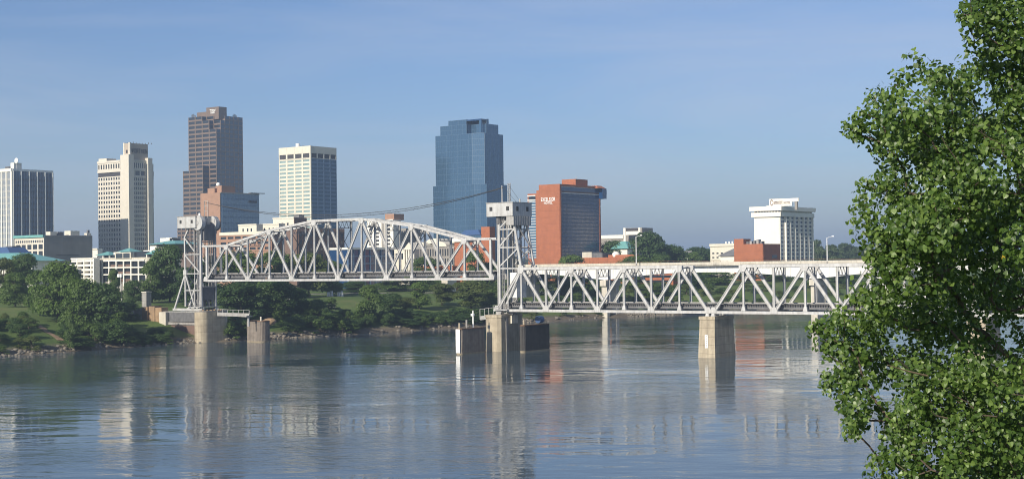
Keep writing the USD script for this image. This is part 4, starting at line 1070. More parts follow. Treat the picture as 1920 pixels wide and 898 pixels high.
# the sign stands on the roof facing the river's east
sb_ = obj('roof_sign_board', MB().box(-sa, -sb - 2.0, 2.0, 2.6, zs0, zs1), 'white_wall', b.t)
obj('roof_sign_side', MB().box(-sb - 2.0, -sb + 2.2, 2.0, 2.6, zs0 + 2.4, zs1), 'white_wall', b.t)
obj('sign_post', MB().box(-sb - .4, -sb + 1.2, 2.2, 3.4, H - 1, zs0 + 2.39), 'stucco_grey', b.t)
W_ = sa - sb - 3
def sgn(txt, x0, w_, z0, h_, bold):
    for c, v, f in letters(txt, w_, h_, bold):
        obj('sign_letters', (np.c_[-sa + x0 + v[:, 0], 1.98 - v[:, 2] * .6, z0 + v[:, 1]], f), 'brick_dark', sb_)
sgn('C', .8, W_ * .13, zs0 + .6, (zs1 - zs0) * .76, True); sgn('amelot', 1.0 + W_ * .14, W_ * .42, zs0 + 1.3, (zs1 - zs0) * .5, True); sgn('HOTEL', 1.0 + W_ * .62, W_ * .32, zs0 + 1.3, (zs1 - zs0) * .3, True)

b = Bld('brick_hall', 'plain red brick block in front of the white hotel', 1376, 1430, 1462, 770, 457, 'brick_red')
H = b.H
for k in range(5): b.part('brick_storey', 'E', 0, b.LN, k * H / 5 + .05, (k + 1) * H / 5, -.1, .25, 'brick_red'); b.part('brick_storey', 'N', .05, b.LW, k * H / 5 + .05, (k + 1) * H / 5, -.1, .2, 'brick_red')
obj('stair_tower', MB().box(-b.LN - .2, -b.e(1393), .3, 9, H - .01, b.z(447)), 'brick_red', b.t)
for k in range(5): obj('roof_unit', MB().box(-b.e(1394) + k * 2.0, -b.e(1394) + 1.4 + k * 2.0, 3, 6, H, H + rng.uniform(1.2, 2.6)), 'steel_old' if k % 2 else 'steel_dark', b.t)
b.part('window', 'N', b.LW * .5, b.LW * .8, b.z(484), b.z(478), .15, .23, 'pane_dark')

b = Bld('office_block', 'beige low block left of the plain red brick block', 1331, 1400, 1420, 830, 457, 'stone_cream')
b.grid('E', b.e(1398), b.e(1333), b.z(486), b.z(470), 8, 2, 'stone_cream', 'pane_grey', .5, .35, .3)
b.part('cornice', 'E', -.2, b.LN + .3, b.H - 1.2, b.H + .3, -.2, .6, 'stone_cream')
for k in range(3): obj('roof_vent', MB().cyl((-b.e(1358 + k * 6), 2, b.H), (-b.e(1358 + k * 6), 2, b.H + 1.6), .5, n=10), 'white_paint', b.t)
b = Bld('shed', 'white low shed with grey sloping roof beside the red brick block', 1350, 1377, 1390, 805, 479, 'white_wall', core_h=None)
obj('roof', (np.array([[-b.LN - 1, -1, b.H], [.5, -1, b.H], [.5, 9, b.H + 4.4], [-b.LN * .45, 9, b.H + 4.4], [-b.LN - 1, -1, b.H - .3], [.5, -1, b.H - .3], [.5, 9, b.H - .3], [-b.LN * .45, 9, b.H - .3]]), np.array([[0, 1, 2, 3], [5, 4, 7, 6], [0, 4, 5, 1], [1, 5, 6, 2], [2, 6, 7, 3], [3, 7, 4, 0]])), 'roof_grey', b.t)

b = Bld('convention_hall', 'grey hall with white top band and square stair tower behind the dark tree', 1100, 1168, 1180, 880, 441, 'stucco_grey')
b.part('white_band', 'E', -.3, b.LN, b.z(447), b.H + .2, -.1, .5, 'white_wall')
obj('stair_tower', MB().box(.02, 13, 1, 14, -3, b.z(428)), 'stucco_grey', b.t)
obj('tower_panel', MB().box(1.8, 10.6, .6, .99, b.z(441), b.z(434)), 'white_wall', b.t); obj('tower_glass', MB().box(1.8, 10.6, .7, .99, b.z(433.9), b.z(428.5)), 'sign_dark', b.t)
obj('tower_fin', MB().box(0.1, 1.7, .3, .99, b.z(459), b.z(427.5)), 'white_wall', b.t); obj('tower_fin', MB().box(10.7, 12.2, .3, .99, b.z(459), b.z(427.5)), 'white_wall', b.t)
b = Bld('pavilion', 'pale teal roofed pavilion behind the dark tree', 1150, 1176, 1192, 820, 466, 'white_wall', zg=12)
obj('roof', MB().prism([(-b.LN - 1.5, -1.5), (1.5, -1.5), (1.5, b.LW + 1.5), (-b.LN - 1.5, b.LW + 1.5)], b.H, b.H + 4.2, .25), 'teal_roof', b.t)
b = Bld('house', 'small white house with grey roof between the trees behind the road bridge', 1266, 1290, 1300, 830, 482, 'white_wall', zg=14)
rl = b.LN + 1
obj('roof', (np.array([[-rl, -.8, b.H], [.8, -.8, b.H], [.8, b.LW + .8, b.H], [-rl, b.LW + .8, b.H], [-rl, b.LW / 2, b.H + 3.6], [.8, b.LW / 2, b.H + 3.6]]), np.array([[0, 1, 5, 4], [2, 3, 4, 5], [1, 2, 5, 5], [3, 0, 4, 4]])), 'roof_grey', b.t)
b.part('window', 'E', b.LN * .2, b.LN * .4, b.H - 3, b.H - 1.4, -.02, .06, 'pane_dark'); b.part('window', 'E', b.LN * .6, b.LN * .8, b.H - 3, b.H - 1.4, -.02, .06, 'pane_dark')

# ---- left bank: garage, hall with arcade, warehouse, teal roofs
b = Bld('market_hall', 'beige framed hall with teal hipped roofs and dark glazed bays behind the left trees', 178, 284, 300, 640, 482, None, zg=11.5)
H = b.H
obj('core', MB().box(-b.LN + .6, -.2, .9, b.LW, -3, H - .2), 'stucco_grey', b.t)
uA, uB = b.e(274), b.e(191)
zs_ = [b.z(527), b.z(513), b.z(499.5), b.z(486.5)]
for k in range(3):
    b.part('floor_beam', 'E', uA, uB, zs_[k + 1] - .55, zs_[k + 1], -.2, .35, 'white_wall')
    for c in range(6):
        ua = uA + (uB - uA) * c / 6
        b.part('window', 'E', ua + .25, ua + (uB - uA) / 6 - .25, zs_[k] + .02, zs_[k + 1] - .56, -.85, -.75, 'pane_dark')
        if 1 < c < 5: b.part('brick_panel', 'E', ua + .3, ua + (uB - uA) / 6 - .3, zs_[k] + .02, zs_[k] + 1.1, -.74, -.5, 'brick_dark')
for c in range(7): ua = uA + (uB - uA) * c / 6; b.part('column', 'E', ua - .3, ua + .3, -2, zs_[3], -.2, .4, 'white_wall')
b.part('end_wall', 'E', uB + .3, b.LN, -3, b.z(482.5), -.9, .38, 'concrete_pale'); b.part('end_wall', 'E', -.3, uA - .3, -3, b.z(482.5), -.9, .38, 'concrete_pale')
b.part('attic', 'E', uA - .3, uB + .3, zs_[3], H, -.9, .2, 'concrete_pale')
uM = (b.e(217), b.e(247))
b.part('gable_wall', 'E', uM[1], uM[0], b.z(484), b.z(472), -.5, .6, 'concrete_pale')
b.part('gable_window', 'E', uM[1] + .8, (uM[0] + uM[1]) / 2 - .25, b.z(483), b.z(474), .5, .63, 'pane_grey'); b.part('gable_window', 'E', (uM[0] + uM[1]) / 2 + .25, uM[0] - .8, b.z(483), b.z(474), .5, .63, 'pane_grey')
def hip(bb, px0, px1, pyb, pyt, y0, y1, t=.12, m='teal_roof', nm='hipped_roof'):
    a, c = bb.e(px0), bb.e(px1)
    obj(nm, MB().prism([(-a, y0), (-c, y0), (-c, y1), (-a, y1)], bb.z(pyb, px0), bb.z(pyt, px0), t), m, bb.t)
hip(b, 219, 245, 472, 464.5, -.6, 7, .05)
hip(b, 179, 206, 478, 471, -.6, 7, .1); hip(b, 272, 295, 476.5, 468, -.6, 8, .1)
for pa_, pc_ in ((180, 181.5), (192, 193.5), (204, 205)): b.part('roof_post', 'E', b.e(pc_), b.e(pa_), b.z(482.5), b.z(478), -.6, .1, 'white_wall')
for pa_, pc_ in ((274, 275.5), (291, 292.5)): b.part('roof_post', 'E', b.e(pc_), b.e(pa_), b.z(482.5), b.z(476.5), -.6, .1, 'white_wall')
b.part('loggia', 'E', b.e(219), b.e(192), b.z(482), b.z(476), -3, -1.0, 'pane_dark'); b.part('loggia', 'E', b.e(274), b.e(248), b.z(482), b.z(471), -3, -1.0, 'pane_dark')
b.part('roof_wall', 'E', b.e(219), b.e(206), b.z(477), b.z(471), -4, -2.0, 'white_wall'); b.part('roof_wall', 'E', b.e(277), b.e(262), b.z(475), b.z(469), -4, -2.0, 'white_wall')
ux = b.e(248), b.e(286)
obj('penthouse', MB().box(-ux[0], -ux[0] + 4.4, 10, 24, b.z(473), b.z(458)), 'white_wall', b.t)
obj('penthouse_bay', MB().box(-ux[0] + 4.4, -ux[1], 11, 24, b.z(473), b.z(458) - .02), 'stucco_grey', b.t)
hip(b, 246, 300, 458, 451, 8.5, 26, .22)
obj('weather_vane', MB().bar((-(ux[0] + ux[1]) / 2 + .6, 17, b.z(452)), (-(ux[0] + ux[1]) / 2 + .6, 17, b.z(449)), .3, .3), 'white_paint', b.t)
b = Bld('parking_garage', 'white open parking garage with dark decks left of the beige framed hall', 134, 176, 182, 655, 484.5, None, zg=11.5)
H = b.H
obj('core', MB().box(-b.LN, -.5, 3, b.LW, -3, H - 1), 'marks_black', b.t)
for k, y in enumerate((486.5, 495, 503.5, 512, 520)):
    b.part('deck_parapet', 'E', 0, b.LN + (3 if k else 0), b.z(y + 4.4), b.z(y), -2.9, .3, 'white_wall')
for px in (145, 158, 171, 176): b.part('column', 'E', b.e(px) - .4, b.e(px) + .4, -3, H, -2.8, .45, 'white_wall')
b.part('roof_slab', 'E', 0, b.LN, H - .3, H + .3, -3, .6, 'white_wall')
b = Bld('warehouse', 'dark grey blank sided warehouse with cream windowed front and teal cornice', 28, 83, 173, 760, 442, 'stucco_grey')
H = b.H
b.part('cream_front', 'E', 0, b.LN, -3, H - .8, -.1, .25, 'worthen_stone')
for c in range(13): b.part('attic_window', 'E', .9 + c * (b.LN - 1) / 13, .9 + (c + .55) * (b.LN - 1) / 13, b.z(454.5), b.z(450), .2, .3, 'pane_dark')
for c in range(5):
    for k in range(3): b.part('window', 'E', 1.0 + c * (b.LN - 1) / 5, 1.0 + (c + .72) * (b.LN - 1) / 5, b.z(467 + 12.5 * k), b.z(458 + 12.5 * k), .2, .3, 'pane_dark')
b.part('cornice', 'E', -.3, b.LN + .3, H - .8, H + .5, -.2, 1.1, 'teal_roof')
b.part('parapet', 'N', .1, b.LW, H - .5, H + .3, -.3, .12, 'concrete_grey')
obj('roof_hut', MB().box(-4.5, -.8, b.n(96), b.n(108), H, b.z(434)), 'stone_cream', b.t); obj('roof_hut', MB().box(-6, -.8, b.n(134), b.n(151), H, b.z(432)), 'stone_cream', b.t)
obj('roof_unit', MB().box(-5, -2, b.n(113), b.n(124), H, b.z(434)), 'steel_dark', b.t); obj('chimney', MB().box(-2.2, -.9, b.n(167), b.n(170), H, b.z(430)), 'steel_dark', b.t); obj('chimney_base', MB().box(-2.8, -.5, b.n(164), b.n(172), H, b.z(436)), 'stone_cream', b.t)
b.part('wall_stain', 'N', b.n(105), b.n(147), b.z(478.6), b.z(477.6), .0, .15, 'sign_dark')
b = Bld('market_pavilion', 'long low pavilion with pale teal hipped roof behind the left bank trees', -60, 60, 112, 640, 489, 'white_wall', zg=11.5)
obj('roof', MB().prism([(-b.LN - 2, -2), (2, -2), (2, b.LW + 2), (-b.LN - 2, b.LW + 2)], b.H, b.z(473), .3), 'teal_roof', b.t)
b = Bld('hall', 'low building with dark blue roof at the left picture edge', -70, 20, 53, 700, 476, 'white_wall', zg=11.5)
obj('roof', MB().prism([(-b.LN - 1, -1), (1, -1), (1, b.LW + 1), (-b.LN - 1, b.LW + 1)], b.H, b.z(463), .8), 'blue_roof', b.t)
obj('roof_unit', MB().box(-8, -3, 3, 8, b.z(466), b.z(461)), 'steel_dark', b.t)
b = Bld('plant_building', 'small cream flat roofed block beside the tallest tower above the trees', 300, 318, 338, 900, 446, 'white_wall')
obj('roof_hut', MB().box(-b.e(309), 1, 1, 5, b.H - .1, b.H + .2), 'white_wall', b.t)
b.part('lower_wall', 'N', 0, b.LW, b.H - 3, b.H - .2, -.05, .2, 'roof_grey')
b = Bld('low_block', 'thin pale low block at the foot of the cream stone tower', 160, 183, 192, 980, 466, 'white_wall')
b.part('cornice', 'E', -.2, b.LN + .2, b.H - .8, b.H + .2, -.2, .5, 'stone_cream')

# ---- behind the lift span
b = Bld('office_block', 'long brown brick office block with window rows behind the lift span left end', 413, 510, 560, 700, 434, 'brick_brown')
b.grid('E', 0, b.LN, b.z(470), b.H - 1.2, 7, 3, 'brick_brown', 'pane_dark', .76, .45, .35)
b.part('cornice', 'E', -.2, b.LN + .2, b.H - 1.2, b.H + .3, -.1, .5, 'stone_cream')
for (x0, x1, yt, Y) in ((447, 481, 420, 760), (486, 523, 419, 765)):
    bb = Bld('cream_block', 'cream flat roofed block with small windows %s' % ('left of its taller neighbour' if x0 == 447 else 'between two cream blocks above the lift span'), x0, x1, x1 + 12, Y, yt, 'stone_cream')
    for q in (.25, .45, .7): bb.part('window', 'E', bb.LN * q, bb.LN * q + 1.0, bb.H - 4.6, bb.H - 2.2, -.02, .06, 'pane_dark')
    bb.part('cornice', 'E', -.1, bb.LN + .1, bb.H - .6, bb.H + .1, -.1, .25, 'stone_cream')
b = Bld('cream_block', 'tallest cream block with dark side wall behind the lift span left half', 512, 551, 575, 770, 407.5, 'stone_cream')
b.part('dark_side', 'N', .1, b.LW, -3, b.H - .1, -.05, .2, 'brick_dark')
for q in (.25, .5, .72): b.part('window', 'E', b.LN * q, b.LN * q + 1.3, b.H - 6.4, b.H - 2.8, -.02, .06, 'pane_dark')
b.part('cornice', 'E', -.1, b.LN + .1, b.H - .6, b.H + .15, -.1, .25, 'stone_cream'); obj('roof_unit', MB().box(-6, -2, 6, 10, b.H, b.H + 1.5), 'roof_grey', b.t)
b = Bld('brick_block', 'dark brick block with shaded side behind the lift span', 530, 556, 645, 690, 428, 'brick_dark')
b.grid('N', 1, b.LW, b.z(500), b.H - 1.5, 9, 5, 'brick_dark', 'pane_dark', .5, .5, .25)
b.part('cornice', 'N', 0, b.LW, b.H - 1.5, b.H + .2, -.1, .35, 'brick_brown')
# white twin block with black windows
b = Bld('apartment_tower', 'white twin tower block with black windows and brown roof box behind the truss', 688, 737, 752, 840, 412, 'white_wall')
for u0, u1 in ((b.e(736), b.e(722)), (b.e(714), b.e(702)), (b.e(699), b.e(690))):
    for k in range(7): b.part('window', 'E', (u0 + u1) / 2 - 1.0, (u0 + u1) / 2 + 1.0, b.z(424 + 7 * k), b.z(420.5 + 7 * k), -.02, .08, 'marks_black')
b.part('slot', 'E', b.e(721), b.e(715.5), -3, b.H - 1, -.02, .12, 'stucco_grey')
obj('roof_box', MB().box(-b.e(718), -b.e(735), 2, 11, b.H - .1, b.z(400.5)), 'brick_brown', b.t)
b.part('parapet', 'E', 0, b.LN, b.H - .4, b.H + .3, -.2, .25, 'white_wall')
b = Bld('glass_block', 'dark blue glass low block with pale roof edge behind the lift span centre', 560, 652, 762, 700, 466, 'pane_navy')
b.part('roof_edge', 'N', -.3, b.LW + .3, b.H - .5, b.H + .5, -.5, .6, 'white_wall'); b.part('roof_edge', 'E', -.3, b.LN + .3, b.H - .503, b.H + .497, -.5, .5, 'white_wall')
for c in range(12): b.part('column', 'N', c * b.LW / 11 - .2, c * b.LW / 11 + .2, -3, b.H - .5, -.1, .45, 'mullion_blue')
for k in range(1, 4): b.part('floor_band', 'N', 0, b.LW, b.H - .5 - 3.6 * k, b.H + .2 - 3.6 * k, -.1, .3, 'mullion_blue')
b = Bld('classical_house', 'cream pedimented old house front with columns behind the right half of the lift span', 738, 776, 786, 720, 467, 'stone_cream')
obj('pediment', (np.array([[-b.e(757), -.3, b.H], [-b.e(776), -.3, b.H], [-(b.e(757) + b.e(776)) / 2, -.3, b.H + 3.4], [-b.e(757), 6, b.H], [-b.e(776), 6, b.H], [-(b.e(757) + b.e(776)) / 2, 6, b.H + 3.4]]), np.array([[0, 1, 2], [5, 4, 3], [0, 3, 4], [0, 4, 1], [1, 4, 5], [1, 5, 2], [2, 5, 3], [2, 3, 0]])), 'stone_cream', b.t)
for c in range(5): obj('column', MB().cyl((-b.e(757) + .8 + c * 1.15 * (b.e(757) - b.e(776)) / 5, -.7, 0), (-b.e(757) + .8 + c * 1.15 * (b.e(757) - b.e(776)) / 5, -.7, b.H - .3), .4, n=10), 'white_wall', b.t)
b.part('entablature', 'E', b.e(776) - .4, b.e(757) + .4, b.H - .3, b.H + .05, -.2, 1.3, 'stone_cream')
for c in range(4): b.part('window', 'E', b.e(755) + c * 1.9, b.e(755) + 1.0 + c * 1.9, b.H - 5, b.H - 2, -.02, .06, 'pane_dark')
b = Bld('stone_block', 'grey ribbed stone block with wavy cream roof edge behind the right half of the truss', 778, 852, 880, 735, 462, 'concrete_grey')
b.grid('E', 0, b.LN, b.z(500), b.H - .5, 16, 2, 'stucco_grey', 'pane_grey', .5, .75, .35)
for k, (x0, x1) in enumerate(((776, 800), (790, 818), (812, 838), (835, 860))):
    a, c = b.e(x0), b.e(x1)
    v = MB(); w_ = (a - c) / 2
    pts = [(-a + (1 - math.cos(q)) * w_, b.H + .1 + math.sin(q) * 2.6 + k % 2 * 1.8) for q in np.linspace(0, math.pi, 9)]
    pr_ = trimesh.creation.extrude_polygon(shapely.Polygon(pts), 9); vv = np.asarray(pr_.vertices)
    obj('roof_vault', (np.c_[vv[:, 0], vv[:, 2] - .5 + 4 * (k % 2), vv[:, 1]], np.asarray(pr_.faces)[:, ::-1]), 'stone_cream', b.t)
b = Bld('grey_block', 'grey block with dark windows beside the white twin tower', 752, 772, 790, 860, 428, 'stucco_grey')
b.grid('E', 0, b.LN, b.z(470), b.H - 1, 4, 7, 'stucco_grey', 'pane_dark', .7, .5, .25)
b = Bld('brick_hall', 'orange brick hall with dark sloping roof left of the right lift tower', 862, 918, 928, 720, 425, None)
H = b.H
obj('tower_wall', MB().box(-b.e(902), 0, 0, b.LW, -3, H), 'brick_red', b.t)
obj('hall_wall', MB().box(-b.LN - 4, -b.e(902) - .01, .6, b.LW, -3, b.z(452)), 'brick_red', b.t)
obj('sloping_roof', MB().prism([(-b.e(862), -1), (-b.e(903), -1), (-b.e(903), 8), (-b.e(862), 8)], b.z(440), b.z(430), .6), 'blue_roof', b.t)
b.part('white_fascia', 'E', b.e(902), b.e(850), b.z(451), b.z(446), -.2, 1.0, 'white_wall')
b = Bld('brick_terrace', 'low curved orange brick terrace seen through the right end of the lift span', 780, 850, 862, 655, 498.5, 'brick_red', zg=10)
for k in range(8): b.part('brick_panel', 'E', k * b.LN / 8, (k + 1) * b.LN / 8 - .06, -2, b.H + .2, -.1, .25, 'brick_red')
b.part('coping', 'E', -.2, b.LN, b.H + .2, b.H + .6, -.5, .5, 'stone_cream')
b = Bld('riverside_block', 'long red brick low block under the road bridge behind the first truss joint', 1180, 1262, 1300, 700, 513, 'brick_red', zg=9)
for k in range(3): b.part('window_band', 'E', 1, b.LN - 1, b.z(520 + 9 * k), b.z(516 + 9 * k), .0, .12, 'pane_dark')
t = at(1012, 550, 652)
st = thing('terrace_steps', 'white stepped terrace among trees seen through the first truss panel', 'steps', (t[0], t[1], 8.0), -PHI)
for k in range(7): obj('step', MB().box(-6 + k * .7, 6 - k * .7, k * .6, 7, k * .72, k * .72 + .5), 'white_paint', st)

# ---- small things on the banks
def post_things():
    for k, px in enumerate((616, 622, 635, 641)):
        p = at(px, 560, 585); z = gz(p[0], p[1])
        t = thing('marker_stone', 'small white marker stone on the park lawn below the lift span', 'marker', (p[0], p[1], z), -PHI, 'white marker stones on the lawn')
        obj('slab', MB().prism([(-.6, -.25), (.6, -.25), (.6, .25), (-.6, .25)], -.2, 1.9 + .4 * (k % 2), .8), 'white_paint', t); obj('base', MB().box(-.8, .8, -.4, .4, -.25, .25), 'concrete_pale', t)
post_things()
for px, py, Y, lab in ((275, 575, 452, 'grey concrete pillar beside the small round tree on the left bank'),):
    p = at(px, py, Y + 40)
    t = thing('concrete_pillar', lab, 'pillar', (p[0], p[1], 0), -PHI)
    z1 = zat(px, 548, Y + 40)
    for k in range(3): obj('block', MB().box(-1.15, 1.15, -1.1, 1.1, 6 + k * (z1 - 6) / 3, 6 + (k + 1) * (z1 - 6) / 3 - .05), 'concrete_grey', t)
    obj('cap', MB().box(-1.3, 1.3, -1.25, 1.25, z1 - .05, z1 + .3), 'concrete_pale', t)
for k, (px, yb, yt, Y) in enumerate(((226, 560, 517, 520),)):
    p = at(px, yb, Y); z = gz(p[0], p[1]); zt = zat(px, yt, Y)
    t = thing('floodlight_pole', 'leaning pole with two white floodlights in front of the beige framed hall', 'floodlight', (p[0], p[1], z - .3), -PHI)
    obj('pole', MB().cyl((.6, 0, 0), (0, 0, zt - z), .16, .12, 8), 'steel', t)
    for dx in (-.8, .5): obj('lamp_box', MB().box(dx - .45, dx + .55, -.4, .3, zt - z - .2, zt - z + .9), 'white_paint', t)
    obj('crossbar', MB().bar((-1.1, 0, zt - z), (1.1, 0, zt - z), .14, .14), 'steel', t)
p = at(505, 601, 460)
t = thing('boulder', 'big tan boulder on the bank right of the brown dolphin', 'boulder', (p[0], p[1], p[2] - .4), 0)
obj('stone', MB().mesh(trimesh.Trimesh(stones[2].vertices * [2.2, 1.6, 1.2], stones[2].faces)), 'tan_earth', t)
t_ = at(1270, 585, 640)
for k, (pxa, pxb, y, Y, lab) in enumerate(((1390, 1560, 566, 660, 'low stone quay wall on the far bank seen through the right truss'),)):
    a, c = at(pxa, y, Y), at(pxb, y, Y + 10)
    t = thing('quay_wall', lab, 'wall', (a[0], a[1], 0), 0)
    L = c - a
    for q in range(12): obj('wall_section', MB().bar([*(L[:2] * q / 12), 3.0], [*(L[:2] * (q + .96) / 12), 3.0], .9, 4.2 + rng.uniform(-.5, .5), (0, 0, 1)), 'concrete_grey' if q % 3 else 'tan_earth', t)

# the riverside path across the park, a thin sheet that follows the ground
def ribbon(name, pts, w, m, lift=.06):
    pts = np.array(pts, float); P = []
    for a, c_ in zip(pts[:-1], pts[1:]):
        n = max(2, int(np.linalg.norm(c_ - a) / 2.5)); P += [a + (c_ - a) * k / n for k in range(n)]
    P = np.array(P + [pts[-1]]); d = np.gradient(P, axis=0); d /= np.linalg.norm(d, axis=1, keepdims=True)
    s = np.stack([-d[:, 1], d[:, 0]], 1); rows = [P + s * w * f for f in (-.5, -.17, .17, .5)]
    v = np.vstack([np.c_[r_, height(r_[:, 0], r_[:, 1]) + lift + .12] for r_ in rows]); n = len(P)
    q = [[k * n + i, k * n + i + 1, (k + 1) * n + i + 1, (k + 1) * n + i] for k in range(3) for i in range(n - 1)]
    o = obj(name, (v, np.array(q)), m, smooth=True); tag(o, kind='structure')
ribbon('park_path', [at(560, 550, 600)[:2], at(640, 551, 606)[:2], at(730, 550, 618)[:2], at(830, 548, 640)[:2], at(930, 546, 668)[:2]], 5.0, 'path')
ribbon('park_road', [at(520, 540, 640)[:2], at(640, 541, 650)[:2], at(760, 540, 668)[:2], at(930, 536, 705)[:2]], 7.0, 'asphalt')
p = at(540, 565, 545); z = gz(p[0], p[1])
t = thing('picnic_shelter', 'small open park shelter with pale flat roof under the lift span', 'shelter', (p[0], p[1], z), -PHI)
for x in (-2.4, 2.4):
    for y in (-1.6, 1.6): obj('post', MB().box(x - .12, x + .12, y - .12, y + .12, -.3, 2.5), 'steel_old', t)
obj('roof', MB().prism([(-3, -2.2), (3, -2.2), (3, 2.2), (-3, 2.2)], 2.5, 3.1, .8), 'concrete_pale', t)
obj('table', MB().box(-1.2, 1.2, -.4, .4, .7, .8).box(-.1, .1, -.2, .2, -.2, .7), 'concrete_grey', t)
p = at(622, 580, 520); z = gz(p[0], p[1])
t = thing('notice_board', 'dark notice board on the bank below the white marker stones', 'notice board', (p[0], p[1], z), -PHI)
for x in (-1.6, 1.6): obj('post', MB().box(x - .1, x + .1, -.1, .1, -.3, 3.0), 'timber_dark', t)
obj('board', MB().box(-1.9, 1.9, -.16, -.1, .9, 2.9), 'steel_dark', t); obj('roof', MB().box(-2.1, 2.1, -.4, .3, 3.0, 3.15), 'timber_dark', t)

def on_ground(px, py, lo=360, hi=760):
    Ys = np.arange(lo, hi, 1.0); d = ray(px, py); P = EYE + d * (Ys / d[1])[:, None]
    k = int(np.argmax(P[:, 2] < height(P[:, 0], P[:, 1]))); return P[k][:2]
ribbon('bank_track', [on_ground(52, 603), on_ground(75, 614), on_ground(98, 628), on_ground(114, 640)], 2.2, 'tan_earth')
# ------------------------------------------------------------------ trees
def blob_dirs(n, r):
    v = r.normal(size=(n, 3)); return v / np.linalg.norm(v, axis=1, keepdims=True)
def leaf_cards(P, N, size, r):
    """A small folded leaf spray at every point: two triangles either side of a spine."""
    n = len(P)
    a = np.cross(N, r.normal(size=(n, 3))); a /= np.linalg.norm(a, axis=1, keepdims=True) + 1e-9
    b = np.cross(N, a)
    s = size * r.uniform(.6, 1.25, (n, 1))
    w = s * r.uniform(.45, .8, (n, 1))
    v = np.stack([P - a * s, P + b * w + N * s * .18, P + a * s, P - b * w + N * s * .18], 1).reshape(-1, 3)
    i = np.arange(n)[:, None] * 4
    f = np.vstack([i + [0, 1, 2], i + [0, 2, 3]]) if False else np.concatenate([i + np.array([0, 2, 1]), i + np.array([0, 3, 2])])
    return v, f
def make_kind(name, seed, lobes, leaves, shape, leaf, lmat, trunk_h=.22, low=False):
    """Class prim of a tree of height 1 and crown width 1. shape(t) gives crown radius at relative height t."""
    r = np.random.default_rng(seed)
    cp = stage.CreateClassPrim('/World/' + name)
    centers, rad = [], []
    t0 = 0.02 if low else trunk_h * .7
    for k in range(lobes):
        t = t0 + (1 - t0) * (r.random() ** .85)
        R = shape((t - t0) / (1 - t0)) * .5
        lr = r.uniform(.12, .23) * (1.0 if not low else 1.1)
        q = r.random() * 6.283; rr = max(0, R - lr * .75) * r.random() ** .4
        centers.append([rr * math.cos(q), rr * math.sin(q), min(t, 1 - lr * .8)]); rad.append(lr)
    centers, rad = np.array(centers), np.array(rad)
    k = r.choice(lobes, leaves, p=rad ** 2 / (rad ** 2).sum())
    d = blob_dirs(leaves, r); d[:, 2] = np.where(d[:, 2] < -.35, -d[:, 2] * .6, d[:, 2])
    P = centers[k] + d * rad[k][:, None] * (r.random((leaves, 1)) ** .4) * [1, 1, .8]
    P += (meshkit.noise(P * 23, seed)[:, None] - .5) * .05
    P[:, 2] = np.clip(P[:, 2], .0, 1.04)
    N = d * 1.0 + r.normal(size=(leaves, 3)) * .38 + [0, 0, .3]; N /= np.linalg.norm(N, axis=1, keepdims=True)
    v, f = leaf_cards(P, N, leaf, r)
    obj('crown', (v, f), lmat, cp)
    tr = MB().cyl((0, 0, -.12), (.01, 0, trunk_h), .028, .02, 7).cyl((.01, 0, trunk_h), (-.01, .01, .75), .02, .006, 6)
    for j in r.choice(lobes, min(8, lobes), replace=False):
        c = centers[j]; tr.cyl((0.005, 0, max(.08, c[2] * .45)), c * [.9, .9, .97], .011, .004, 5)
    obj('trunk', tr, 'bark', cp)
    return cp
round_ = lambda t: math.sqrt(max(0.03, 1 - (2 * t - .85) ** 2 / 1.33))
tall_ = lambda t: (.35 + .9 * t) if t < .55 else max(.12, .86 - (t - .55) * 1.5)
oval_ = lambda t: .95 * math.sqrt(max(.02, 1 - (2 * t - 1) ** 2))
bush_ = lambda t: math.sqrt(max(.05, 1 - t ** 2))
KIND = {}
for nm, a in {'oak_a': (11, 34, 10500, round_, .026, 'leaf_mid', .13), 'oak_b': (12, 40, 11500, round_, .026, 'leaf_dark', .12), 'oak_c': (13, 30, 9500, oval_, .027, 'leaf_olive', .14),
              'oak_d': (14, 44, 12500, round_, .025, 'leaf_mid', .1), 'elm': (15, 30, 9500, tall_, .027, 'leaf_mid', .13), 'cedar': (16, 36, 10500, oval_, .025, 'leaf_dark', .08),
              'far_oak': (17, 26, 6000, round_, .034, 'leaf_far', .14)}.items():
    KIND[nm] = make_kind('kind_' + nm, *a)
for nm, a in {'bush_a': (21, 20, 2600, bush_, .036, 'leaf_mid', .1, True), 'bush_b': (22, 22, 2800, bush_, .034, 'leaf_dark', .1, True), 'bush_c': (23, 18, 2400, bush_, .036, 'leaf_olive', .1, True)}.items():
    KIND[nm] = make_kind('kind_' + nm, *a)
def plant(kind, px, ytop, wpx, Y, label, group=None, name=None, zmin=2.0, ybase=None):
    p = at(px, 520, Y); x, y = p[0], p[1]
    z = max(gz(x, y), .3)
    if ybase: z = max(z, 0)
    h = max(zmin, zat(px, ytop, Y) - z)
    w_ = wpx / F * Y * 1.08
    bush = kind.startswith('bush')
    t = thing(name or ('bush' if bush else 'tree'), label, 'bush' if bush else 'tree', (x, y, z - .15), rng.uniform(0, 6.28), group, (w_, w_ * rng.uniform(.85, 1.1), h))
    t.GetReferences().AddInternalReference(KIND[kind].GetPath()); t.SetInstanceable(True)
G = 'trees standing along the river'
